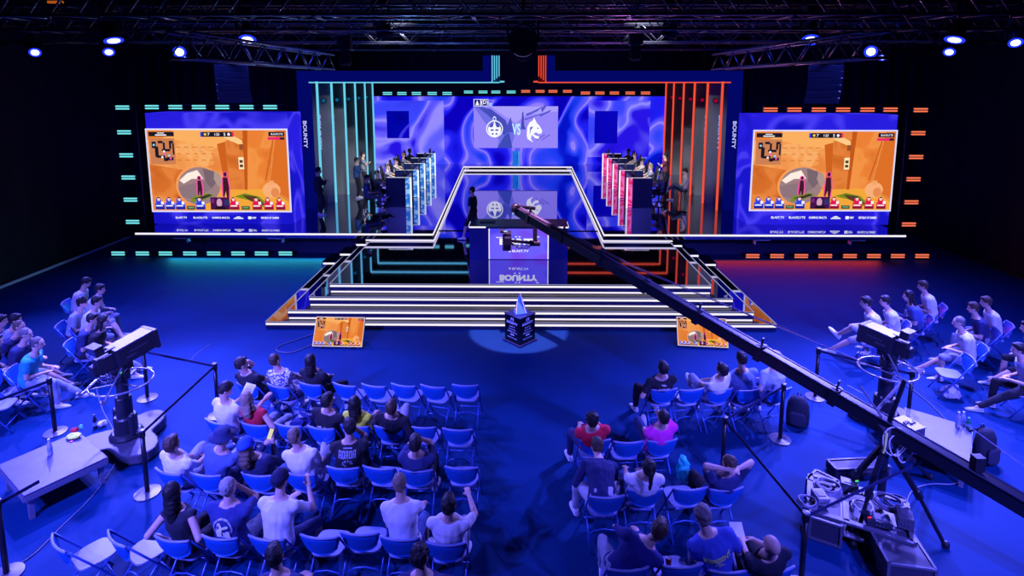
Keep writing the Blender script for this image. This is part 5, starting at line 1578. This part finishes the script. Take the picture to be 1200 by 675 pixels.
CMB = ped_camera('broadcast camera with a long box lens on a pedestal, behind the crane boom', (1034, 498), (1062, 410), (1003, 381), 1.05, 1.5, 5, .72)

# ------------------------------------------------------------------ camera crane
pv = P(1043, 607, 0); px_, py_ = pv.x, pv.y
PZ = 1.42
cr = thing('camera_crane', 'long black camera crane reaching from its tripod up over the front steps', 'camera crane', (px_, py_, 0))
O = V((px_, py_, 0))
piv = V((0, 0, PZ))
# find pivot height so that the boom passes (1040,497)
piv = PD(1040, 500, py_) - O
tip = PD(606, 247, 13.4) - O
d = (tip - piv).normalized()
tail = piv - d * 3.0
M_boom = mat('boom_black', (.008, .009, .018), .4)
b = MB(); b.bar(tail, tip, .15, .2); b.build('boom', M_boom, cr, bevel=.01)
side_ = d.cross(V((0, 0, 1))).normalized(); upb = side_.cross(d)
for s in (-1, 1):
    b = MB(); o = side_ * s * .08 + upb * .1; b.tube([tail + o, tip + o], .012, 6); b.build('boom_rail', mat('rail_grey', (.05, .05, .10), .3, .5), cr)
n = 7
for k in range(n):
    q = piv + (tip - piv) * (k + .6) / n
    b = MB(); b.bar(q - d * .05, q + d * .05, .19, .25); b.bar(q + upb * .1, q + upb * .26, .05, .02, up=d); b.build('boom_joint', M_boom, cr)
b = MB(); m0 = piv + upb * .75
b.bar(piv + upb * .05, m0, .05, .05, up=d); b.build('mast', M_boom, cr)
for s in (-1, 1):
    b = MB(); b.tube([tip + upb * .1 + side_ * s * .03, piv + (tip - piv) * .55 + upb * .24 + side_ * s * .03, m0, tail + upb * .1], .007, 5); b.build('guy_wire', mat('wire_grey', (.25, .25, .4), .3, .6), cr)
b = MB(); b.tube([tip + upb * .13, piv + (tip - piv) * .5 + upb * .14 - side_ * .02, piv + upb * .15], .012, 6); b.build('boom_cable', mat('cable_grey', 0), cr)
# remote head
hp = tip + V((.05, .05, -.02))
b = MB(); b.ell(tip + V((-.03, 0, .06)), (.13, .13, .12)); b.bar(tip + V((-.05, -.1, .12)), tip + V((.42, .1, .04)), .12, .07); b.build('tip_housing', M_boom, cr)
q1 = PD(627, 262, 13.3) - O; q2 = PD(627, 285, 13.25) - O
b = MB(); b.bar(tip + V((0, -.04, -.02)), q1, .12, .12); b.bar(q1, q2, .1, .1, up=(0, 1, 0)); b.cyl(q2 + V((-.12, 0, 0)), q2 + V((.12, 0, 0)), .07); b.build('drop_arm', M_boom, cr)
q3 = PD(594, 282, 13.2) - O
b = MB(); b.bar(q2, q3 + V((.05, 0, 0)), .06, .06); b.build('tilt_bracket', M_boom, cr)
b = MB(); b.box(q3, (.2, .3, .42)); b.box(q3 + V((.02, -.2, .05)), (.14, .16, .18)); b.cyl(q3 + V((0, .15, .02)), q3 + V((0, .36, .02)), .075, n=18); b.box(q3 + V((-.1, 0, .24)), (.12, .2, .06)); hc_ = b.build('crane_camera', M_cam, cr, bevel=.01)
b = MB(); b.box(q3 + V((-.03, -.16, .27)), (.08, .01, .03)); b.build('status_light', E(180, 225, 255), hc_)
for k in range(4):
    b = MB(); b.tube([q2 + (q3 - q2) * u + V((.16 * math.sin(math.pi * u) * (1 - u), .02, .2 * (1 - u) ** 3 - (.12 + .03 * k) * math.sin(math.pi * u))) for u in [i / 12 for i in range(13)]], .007, 5); b.build('head_cable', M_boom, cr)
# tripod
apex = V((piv.x, piv.y, piv.z - .12))
b = MB(); b.cyl(apex + V((0, 0, -.16)), apex + V((0, 0, .1)), .09, n=18); b.box(apex + V((0, 0, .08)), (.24, .2, .12)); b.build('pivot_head', M_camd, cr, bevel=.01)
for fx_, fy_ in ((975, 592), (1000, 640), (1108, 640), (1090, 560)):
    f = P(fx_, fy_, .02) - O
    b = MB(); m_ = apex + (f - apex) * .55; b.bar(apex + V((0, 0, -.1)), m_, .06, .06); b.bar(m_ - (f - apex).normalized() * .1, f, .04, .04); b.bar(m_ - (f - apex).normalized() * .05, m_ + (f - apex).normalized() * .05, .08, .08)
    lg = b.build('leg', M_boom, cr); b = MB(); b.cap(f + V((0, 0, .0)), f + V((0, 0, .03)), .045); b.build('foot', M_plastic, lg)
b = MB(); b.bar(apex + V((0, 0, -.1)), V((apex.x, apex.y, .35)), .07, .07, up=(0, 1, 0)); b.build('centre_column', M_boom, cr)
# operator box and monitor at the pivot
c = PD(1063, 510, py_ + .15) - O
b = MB(); b.box(c, (.26, .3, .34), Matrix.Rotation(R(20), 3, 'Z')); bx_ = b.build('control_box', M_camd, cr, bevel=.012)
b = MB(); b.box(c + V((0, 0, .176)), (.27, .31, .012), Matrix.Rotation(R(20), 3, 'Z')); b.build('box_lid', M_camtop, bx_)
b = MB()
for k in range(6): b.box(c + V((-.06 + .03 * k, -.02 + .02 * (k % 3), .19)), (.02, .05, .02), Matrix.Rotation(R(20 + 30 * k), 3, 'Z'))
b.build('connector', M_boom, bx_)
b = MB(); b.box(c + V((.02, -.16, -.1)), (.02, .01, .02)); b.build('power_led', E(60, 240, 120), bx_)
for k, (mm, r) in enumerate(((mat('cable_white', (.55, .55, .65), .5), .16), (mat('cable_white', 0), .12), (mat('cable_yellow', (.7, .75, .2), .5), .0), (mat('cable_white', 0), .1))):
    b = MB()
    if r:
        cc = apex + V((.02 + .05 * k, -.14, .0 - .06 * k)); b.tube([cc + V((r * math.cos(a), -.02 * math.sin(2 * a), r * 1.25 * math.sin(a))) for a in [2 * math.pi * i / 20 for i in range(20)]], .009, 6, closed=True)
    else: b.tube([apex + V((-.1, -.14, .12)), apex + V((-.12, -.16, -.05)), apex + V((-.13, -.15, -.16))], .018, 6)
    b.build('cable_loop', mm, cr)
c = PD(1131, 523, py_ - .1) - O
b = MB(); b.box(piv + d * -.95 + upb * .2, (.12, .1, .18)); b.build('grip_box', M_boom, cr)
b = MB(); e0 = piv + upb * .1; b.cyl(PD(1008, 452, py_ + .1) - O, PD(1034, 490, py_ + .05) - O, .014); b.cyl(PD(1056, 449, py_ + .3) - O, PD(1028, 480, py_ + .1) - O, .022); b.build('pan_bar', mat('ring_metal', 0), cr)

# ------------------------------------------------------------------ flight cases and gear by the crane
M_case = mat('flight_case', (.03, .03, .055), .5, noise_amt=.2, scale=8)
M_alu = mat('case_alu', (.11, .11, .16), .45, .3)
def flight_case(label, px, py, rz, w, d, h, lid=True):
    p = P(px, py, 0); t = thing('flight_case', label, 'flight case', p, R(rz), 'flight cases under the crane')
    b = MB(); b.box((0, 0, h / 2 + .02), (w, d, h)); b.build('body', M_case, t)
    b = MB()
    for x in (-1, 1):
        for y in (-1, 1): b.bar((x * w / 2, y * d / 2, .02), (x * w / 2, y * d / 2, h + .02), .03, .03, up=(0, 1, 0))
        b.bar((x * w / 2, -d / 2, h + .02), (x * w / 2, d / 2, h + .02), .03, .03); b.bar((x * w / 2, -d / 2, .03), (x * w / 2, d / 2, .03), .03, .03)
    for y in (-1, 1): b.bar((-w / 2, y * d / 2, h + .02), (w / 2, y * d / 2, h + .02), .03, .03); b.bar((-w / 2, y * d / 2, h * .68), (w / 2, y * d / 2, h * .68), .022, .02)
    b.build('aluminium_edge', M_alu, t)
    for x in (-1, 1):
        b = MB(); b.lathe([(.03, 0), (.035, .02), (.03, .03)], (x * w * .35, 0, 0)); b.build('foot', M_plastic, t)
    for x in (-.25, .25):
        b = MB(); b.box((x * w, -d / 2 - .012, h * .68), (.07, .02, .06)); b.build('latch', M_alu, t)
    b = MB(); b.tube([(-.06, -d / 2 - .01, h * .4), (-.05, -d / 2 - .04, h * .38), (.05, -d / 2 - .04, h * .38), (.06, -d / 2 - .01, h * .4)], .01, 6); b.build('handle', M_plastic, t)
    return t
flight_case('long dark flight case lying between the belt post and the crane tripod', 966, 612, 62, .85, .36, .3)
flight_case('small dark flight case near the upper end of the gear pile', 962, 588, 40, .3, .3, .32)
flight_case('low dark flight case under the crane cables', 1012, 616, 70, .7, .42, .2)
flight_case('dark flight case at the lower end of the gear pile by the tripod leg', 1052, 668, 80, .6, .5, .3)
flight_case('flat dark case beyond the gear pile, parallel to the crane', 1005, 553, 5, .85, .22, .12)
# open frame cart
p = P(1003, 620, 0)
t = thing('frame_cart', 'open aluminium frame cart loaded with crane parts and cables', 'cart', p, R(-28))
b = MB()
w, dd, h = 1.15, .78, .34
for z in (h,):
    for y in (-1, 1): b.bar((-w / 2, y * dd / 2, z), (w / 2, y * dd / 2, z), .07, .03)
    for x in (-1, -.25, 1): b.bar((x * w / 2, -dd / 2, z), (x * w / 2, dd / 2, z), .07, .03)
b.build('top_frame', M_alu, t)
for x in (-1, 1):
    for y in (-1, 1):
        b = MB(); b.bar((x * (w / 2 - .03), y * (dd / 2 - .03), .1), (x * (w / 2 - .03), y * (dd / 2 - .03), h), .05, .05, up=(0, 1, 0)); b.build('leg', M_alu, t)
        b = MB(); b.cap((x * (w / 2 - .03), y * (dd / 2 - .03) - .015, .05), (x * (w / 2 - .03), y * (dd / 2 - .03) + .015, .05), .05, n=12); b.build('caster', M_plastic, t)
b = MB(); b.bb((-w / 2, -dd / 2, .12), (w / 2, dd / 2, .14)); b.build('shelf', M_camd, t)
def on(M, q): return M @ V(q)
CM_ = Matrix.Translation(p) @ Matrix.Rotation(R(-28), 4, 'Z')
def coil(label, q, r, m, n=4, th=.011):
    b = MB()
    for k in range(n):
        rr = r * (1 - .06 * k); b.tube([V((rr * math.cos(2 * math.pi * i / 22) + .01 * math.sin(3 * k), rr * math.sin(2 * math.pi * i / 22), .015 + .018 * k + .012 * math.sin(4 * math.pi * i / 22 + k))) for i in range(22)], th, 6, closed=True)
    return tag(b.build('cable_coil', m, loc=q), label, 'cable', 'cable coils in the gear pile')
cw = mat('cable_white', 0); cg = mat('cable_grey', 0)
coil('grey cable coil on the cart, nearest the upper frame bar', on(CM_, (-.35, .15, .36)), .17, mat('cable_pale', (.18, .18, .27), .5))
coil('small white cable coil at the centre of the gear pile', on(CM_, (.05, -.05, .36)), .13, cw, 3, .008)
coil('dark cable coil at the tripod side of the cart', on(CM_, (.35, .2, .36)), .18, cg)
coil('dark cable coil on the floor below the low table', P(1050, 590, 0), .16, cg, 3)
coil('grey cable coil hanging at the cart corner by the belt post', on(CM_, (-.6, -.3, .36)), .12, mat('cable_pale', 0), 3)
for q, sz, l, m in (((-.1, .28, .36), (.22, .16, .12), 'black transmitter box on the cart beside the tripod leg', M_camd), ((.2, -.25, .36), (.3, .2, .08), 'flat black recorder on the near side of the cart', M_cam),
                 ((.5, -.1, .36), (.18, .25, .16), 'battery charger box at the tripod end of the cart', M_camd), ((-.45, -.15, .36), (.16, .22, .1), 'small grey switch box on the cart near the belt post', mat('box_pale', (.2, .2, .28), .4))):
    r = on(CM_, q); t = thing('equipment_box', l, 'equipment box', r, random.uniform(-.6, .6), 'equipment boxes on the cart')
    b = MB(); b.box((0, 0, sz[2] / 2), sz); b.build('body', m, t, bevel=.01)
    b = MB(); b.box((0, 0, sz[2] + .004), (sz[0] * .6, sz[1] * .5, .008)); b.build('top_plate', M_alu, t)
    for k in range(3):
        b = MB(); b.cyl((-.04 + .04 * k, -sz[1] / 2 - .01, sz[2] * .5), (-.04 + .04 * k, -sz[1] / 2 + .01, sz[2] * .5), .01, n=8); b.build('socket', M_alu, t)
for q, c_, l in (((.08, .2, .41), (190, 255, 200), 'small green glowing lamp in the gear pile'), ((.1, -.3, .45), (255, 60, 60), 'small red glowing lamp in the gear pile'), ((-.02, .33, .5), (90, 255, 150), 'tiny green status lamp on the transmitter')):
    r = on(CM_, q); t = thing('indicator_lamp', l, 'indicator light', r, 0); b = MB(); b.box((0, 0, 0), (.06, .04, .03)); b.build('housing', M_plastic, t); b = MB(); b.box((0, -.021, .0), (.045, .004, .02)); b.build('light_window', E(*c_), t)

# cables across the floor
def floor_cable(label, pts, r, m, z=0.):
    ps = [P(x, y, z) + V((0, 0, r + .002)) for x, y in pts]
    out = []
    for i in range(len(ps) - 1):
        a = ps[max(0, i - 1)]; b_ = ps[i]; c = ps[i + 1]; d_ = ps[min(len(ps) - 1, i + 2)]
        for k in range(8):
            u = k / 8
            out.append(.5 * ((2 * b_) + (c - a) * u + (2 * a - 5 * b_ + 4 * c - d_) * u * u + (3 * b_ - a - 3 * c + d_) * u ** 3))
    out.append(ps[-1])
    b = MB(); b.tube(out, r, 6); return tag(b.build('floor_cable', m, smooth=True), label, 'cable')
floor_cable('thin pale cable running from the left camera pedestal across the floor', [(112, 452), (120, 480), (135, 510), (136, 540), (110, 580), (70, 620), (40, 650), (8, 670)], .008, mat('cable_pale', 0))
floor_cable('black cable loop on the floor beside the left floor monitor', [(368, 392), (350, 398), (328, 406), (325, 412), (340, 414), (358, 408), (366, 404)], .012, cg)
floor_cable('black cable running from the right floor monitor side towards the right cameras', [(905, 378), (935, 392), (965, 406), (1000, 420), (1050, 445), (1085, 470), (1120, 505)], .010, cg)
floor_cable('pale cable curling on the floor below the right low table', [(1062, 590), (1070, 575), (1090, 568), (1115, 568), (1133, 562), (1132, 554)], .009, mat('cable_pale', 0))
floor_cable('thin white floor marking tape between the right camera and the front row', [(993, 452), (1001, 456), (1010, 461)], .006, cw)
floor_cable('thin pale tape line on the floor left of the seating block', [(224, 422), (232, 414), (247, 403)], .006, mat('cable_pale', 0))
# ------------------------------------------------------------------ trusses
def truss(label, Y, z0, x0=-15.1, x1=15.4, s=.5, pitch=1.0, grp='lighting trusses overhead', axis='x', X=0):
    if axis == 'x':
        t = thing('lighting_truss', label, 'truss', ((x0 + x1) / 2, Y, z0), 0, grp); L = x1 - x0
    else:
        t = thing('lighting_truss', label, 'truss', (X, (x0 + x1) / 2, z0), R(90), grp); L = x1 - x0
    for y in (-s / 2, s / 2):
        for z in (0, s):
            b = MB(); b.cyl((-L / 2, y, z), (L / 2, y, z), .028, n=8); b.build('chord', M_truss, t, smooth=True)
    b = MB(); n = int(L / pitch)
    for k in range(n):
        a = -L / 2 + k * pitch; c = a + pitch / 2; d = a + pitch
        for y in (-s / 2, s / 2):
            b.cyl((a, y, 0), (c, y, s), .014, n=6); b.cyl((c, y, s), (d, y, 0), .014, n=6)
        for z in (0, s):
            b.cyl((a, -s / 2, z), (c, s / 2, z), .012, n=6); b.cyl((c, s / 2, z), (d, -s / 2, z), .012, n=6)
        if k % 3 == 0:
            b.bb((a - .03, -s / 2 - .03, -.03), (a + .03, s / 2 + .03, .0))
    b.build('lacing', M_truss, t, smooth=True)
    return t
def zat(py, Y): return PD(608, py, Y).z
truss('nearest overhead lighting truss, crossing the top edge of the picture', 9.0, zat(19, 9), pitch=.8)
truss('second overhead lighting truss, carrying the larger moving lights', 12.0, zat(36, 12) , pitch=.9)
truss('third overhead lighting truss, in front of the stage header', 16.5, zat(50, 16.5), pitch=1.0)
truss('farthest overhead truss, hanging dark above the portal', 21.0, zat(58, 21), pitch=1.0)
for X, l in ((-5.4, 'overhead truss running towards the stage above the cyan side'), (5.6, 'overhead truss running towards the stage above the red side')):
    truss(l, 0, zat(19, 9) - .62, 9.2, 16.2, axis='y', X=X, grp='lengthwise trusses', s=.4)
# black motors hanging in the dark
for px, py, l in ((404, 50, 'dark chain hoist hanging between the trusses, above the cyan header'), (745, 44, 'dark chain hoist hanging between the trusses, above the red header')):
    p = PD(px, py, 13)
    t = thing('chain_hoist', l, 'hoist', p, 0, 'chain hoists')
    b = MB(); b.box((0, 0, 0), (.3, .25, .35)); b.build('housing', M_plastic, t, bevel=.03)
    b = MB(); b.cyl((0, 0, .17), (0, 0, 9.6 - p.z), .012, n=5); b.build('chain', M_truss, t)
    b = MB(); b.lathe([(.1, -.5), (.13, -.45), (.12, -.17)]); b.build('chain_bag', M_drape, t)

# ------------------------------------------------------------------ moving lights
M_lens = emi('lamp_lens', rgb(205, 215, 255), 4.0)
M_halo = emi('lamp_lens_rim', rgb(30, 50, 255), 1.6)  # blue halo of the lamp, put in as a glowing ring
LAMPS = []
def lamp(px, py, Y, r, label, tgt, on=True, ztop=None, grp='blue moving lights'):
    p = PD(px, py, Y)
    t = thing('moving_light', label, 'stage light', p, 0, grp)
    d = (V(tgt) - p).normalized()
    x = d.cross(V((0, 0, 1))).normalized(); z = x.cross(d)
    M = Matrix((x, d, z)).transposed()
    b = MB(); b.cap(-d * r * 2.2, -d * r * 1.2, r * .8, r * .85, 16); b.cyl(-d * r * 1.2, -d * .02, r * .85, r * 1.14, 16); b.cyl(-d * .03, d * .02, r * 1.16, n=18)
    b.build('head', M_plastic, t, smooth=False)
    b = MB(); b.cyl(d * .02, d * .03, r * .72, n=20); ln = b.build('lens', M_lens if on else mat('lamp_glass', (.02, .02, .05), .05), t)
    if on:
        b = MB(); b.cyl(d * .012, d * .024, r * 1.12, n=20); b.build('lens_rim', M_halo, ln)
    b = MB()
    for s in (-1, 1):
        a = x * s * r * 1.3 - d * r * 1.1
        b.bar(a, a + V((0, 0, r * 2.4)), .04, .06)
    b.bar(x * -r * 1.35 - d * r * 1.1 + V((0, 0, r * 2.4)), x * r * 1.35 - d * r * 1.1 + V((0, 0, r * 2.4)), .06, .05)
    b.build('yoke', M_dark, t)
    b = MB(); c = -d * r * 1.1 + V((0, 0, r * 2.4)); b.box(c + V((0, 0, .09)), (r * 2, .24, .15)); b.cyl(c + V((0, 0, .15)), c + V((0, 0, .34)), .025)
    b.build('base', M_plastic, t, bevel=.01)
    if on: LAMPS.append((p + d * .12, d, r))
    return t
far = -4
lamp(290, 46, 12.0, .155, 'large lit blue moving light, third truss spot from the left wall, brightest there', (-4.2, 7.5, 0))['label'] = 'largest lit blue moving light above the left big screen'
lamp(950, 46, 12.0, .155, 'largest lit blue moving light above the right big screen', (4.2, 7.5, 0))
lamp(133, 46.5, 11.6, .155, 'large moving light seen edge-on, above a smaller one, near the left wall', (-6, 10.2, 0))
lamp(1119, 45.5, 11.6, .155, 'large moving light seen edge-on, above a smaller one, near the right wall', (6, 10.2, 0))
lamp(41, 61, 16.2, .13, 'small lit blue moving light nearest the left wall', (-8, 9, 0))
lamp(127.5, 60.5, 16.2, .13, 'small lit blue moving light just below the edge-on light on the left', (-7, 10, 0))
lamp(210.5, 61, 16.2, .15, 'small round bright blue moving light straight above the left light column', (-1.5, -2, 3.2))
lamp(214.5, 67.5, 16.8, .09, 'tiny blue light tucked under the round bright one on the left', (-6, 10, 0))
lamp(1020.5, 60.5, 16.2, .15, 'small round bright blue moving light straight above the right big screen', (1.5, -2, 3.2))
lamp(1034, 67, 16.8, .1, 'tiny slanted blue light beside the round bright one on the right', (6, 10, 0))
lamp(1112.5, 60.5, 16.2, .13, 'small lit blue moving light just below the edge-on light on the right', (7, 10, 0))
lamp(1190, 49.5, 14.5, .135, 'small lit blue moving light nearest the right wall', (9, 8, 0))
for px, py, l in ((451, 40, 'unlit dark moving light hanging above the cyan header'), (783, 40, 'unlit dark moving light hanging above the red header')):
    lamp(px, py, 12, .16, l, (px / 300 - 2, 16, 0), False, grp='unlit moving lights')
# round follow-spot like drum in the centre
p = PD(613, 50, 11.4)
t = thing('drum_fixture', 'large dark round drum fixture hanging over the centre of the stage', 'stage light', p)
b = MB(); b.cyl((0, -.12, 0), (0, .25, .0), .27, n=28); b.build('drum', M_plastic, t)
b = MB(); b.tube([(.26 * math.cos(R(a)), -.13, .34 * math.sin(R(a))) for a in range(0, 360, 15)], .025, closed=True); b.build('ring', M_dark, t)
b = MB(); b.bar((-.3, 0, 0), (-.3, 0, .5), .04, .05); b.bar((.3, 0, 0), (.3, 0, .5), .04, .05); b.bar((-.3, 0, .5), (.3, 0, .5), .06, .05); b.cyl((0, 0, .5), (0, 0, .9), .03); b.build('yoke', M_dark, t)
# line arrays
for sx, px, l in ((1, 272, 'dark hanging line array of speaker boxes above the left big screen'), (-1, 967, 'dark hanging line array of speaker boxes above the right big screen')):
    top = PD(px, 76, 15.5)
    t = thing('line_array', l, 'loudspeaker', top, 0, 'hanging speaker arrays')
    z = 0; y = 0; ang = 0
    for k in range(6):
        ang = R(-2 + 4.5 * k)
        M = Matrix.Rotation(sx * R(18), 3, 'Z') @ Matrix.Rotation(ang, 3, 'X')
        b = MB(); c = V((0, y, z - .09)); b.prism([(-.42, -.16), (.42, -.16), (.34, .18), (-.34, .18)], -.08, .08)
        b.v = [M @ v + c for v in b.v]
        c_ = b.build('speaker_box', mat('speaker_grey', (.06, .06, .09), .45), t, bevel=.008)
        z -= .165 * math.cos(ang); y += .165 * math.sin(ang)
    b = MB(); b.bar((-.4, -.15, .06), (.4, -.15, .06), .05, .06); b.bar((-.4, .18, .06), (.4, .18, .06), .05, .06); b.bar((0, -.2, .08), (0, .25, .08), .06, .06); b.cyl((0, 0, .1), (0, 0, 2.6), .012)
    b.build('rigging_frame', M_truss, t)
# back of house orange lit sign on truss, far upper left
tag(MB().bar(PD(57, 2.5, 9.3), PD(73, 2.5, 9.3), .06, .035).build('amber_indicator', emi('amber_glow', rgb(190, 90, 30), .8)), 'small amber glowing strip on the nearest truss', 'indicator light')

# ------------------------------------------------------------------ lights
def spot(p, tgt, power, col, size=60, blend=.6, rad=.12):
    l = bpy.data.lights.new('spot', 'SPOT'); l.energy = power; l.color = col; l.spot_size = R(size); l.spot_blend = blend; l.shadow_soft_size = rad
    o = bpy.data.objects.new('spot', l); COL.objects.link(o); o.location = p
    d = V(tgt) - V(p); o.rotation_euler = d.to_track_quat('-Z', 'Y').to_euler(); return o
def area(p, tgt, power, col, sx, sy, spread=180):
    l = bpy.data.lights.new('area', 'AREA'); l.energy = power; l.color = col; l.shape = 'RECTANGLE'; l.size = sx; l.size_y = sy; l.spread = R(spread)
    o = bpy.data.objects.new('area', l); COL.objects.link(o); o.location = p
    d = V(tgt) - V(p); o.rotation_euler = d.to_track_quat('-Z', 'Y').to_euler(); return o
BLU = (.15, .135, 1.)
BLF = (.118, .112, 1.)
tg = [(-3.6, 9, 0), (3.6, 9, 0), (-7, 9, 0), (7, 9.5, 0), (-10, 10, 0), (-6, 6, 0), (-4.5, 8, 0), None, (4.5, 8, 0), None, (6, 6, 0), (10, 10, 0)]
for (p, d, r), g in zip(LAMPS, tg):
    if g: spot(p, g, KEY * (1.0 if r > .14 else .8), BLU, 62, .8)
# wash lights hung behind and above the camera, over the seating
for x, y, z, tx, ty, k in ((-7.5, -.5, 7.6, -6.0, 10, .9), (7.5, -.5, 7.6, 6.3, 10, .85), (-11.5, 4, 7.8, -7, 11, .4), (12, 4, 7.8, 8.5, 11, .3), (-6.5, .5, 8.0, -3.4, 7.6, .6), (5.5, 0, 8.0, 4.6, 8.0, .35)):
    spot((x, y, z), (tx, ty, 0), FILL * k, BLF, 58, .9, .14)
# added soft area lights without fixtures, brightening the far floor
area((-7.5, 14.5, 9.2), (-7.5, 14.6, 0), WASH, (.04, .07, 1.), 7, 3, 75)
area((8, 14.5, 9.2), (8, 14.6, 0), WASH * .9, (.04, .07, 1.), 7, 3, 75)
# podium spot
spot((0, 12.4, 9.0), (0.0, 13.2, 0), POD, (1, .40, .85), 15.5, .12, .06)
# stage lights on the players (neutral), and added spots that brighten the fin panels
for sx in (-1, 1):
    spot((sx * 1.2, 21.8, 6.9), (sx * 5.6, 26, 1.4), STG, (1, .93, .9), 42, .6, .2)
    spot((sx * 2.5, 14, 8.6), (sx * 8.4, 27, 1.9), STG * .5, (.8, .85, 1), 24, .9, .2)
# glow of the light bars on the carpet
area((-9.2, YG - .1, .16), (-9.2, YG - 4, -.6), BAR, rgb(60, 230, 240), 5.8, .14)
area((9.4, YG - .1, .16), (9.4, YG - 4, -.6), BAR * 1.0, rgb(255, 60, 50), 5.8, .14)
# added upward spots without fixtures, tinting the trusses blue and magenta
spot((-4, 17.5, 1.6), (-3, 11, 9), TR, (.25, .5, 1.), 100, .8, .3)
spot((4, 17.5, 1.6), (3, 11, 9), TR, (.9, .25, .8), 100, .8, .3)
w = bpy.data.worlds.new('world'); sc.world = w; w.use_nodes = True
w.node_tree.nodes['Background'].inputs[0].default_value = (.02, .03, .3, 1)
w.node_tree.nodes['Background'].inputs[1].default_value = .02
sc.view_settings.view_transform = 'Standard'
sc.view_settings.look = 'None'
sc.view_settings.gamma = 1
sc.view_settings.exposure = 0
sc.view_settings.use_curve_mapping = False
sc.cycles.use_denoising = True
sc.cycles.max_bounces = 5
sc.cycles.sample_clamp_indirect = 4
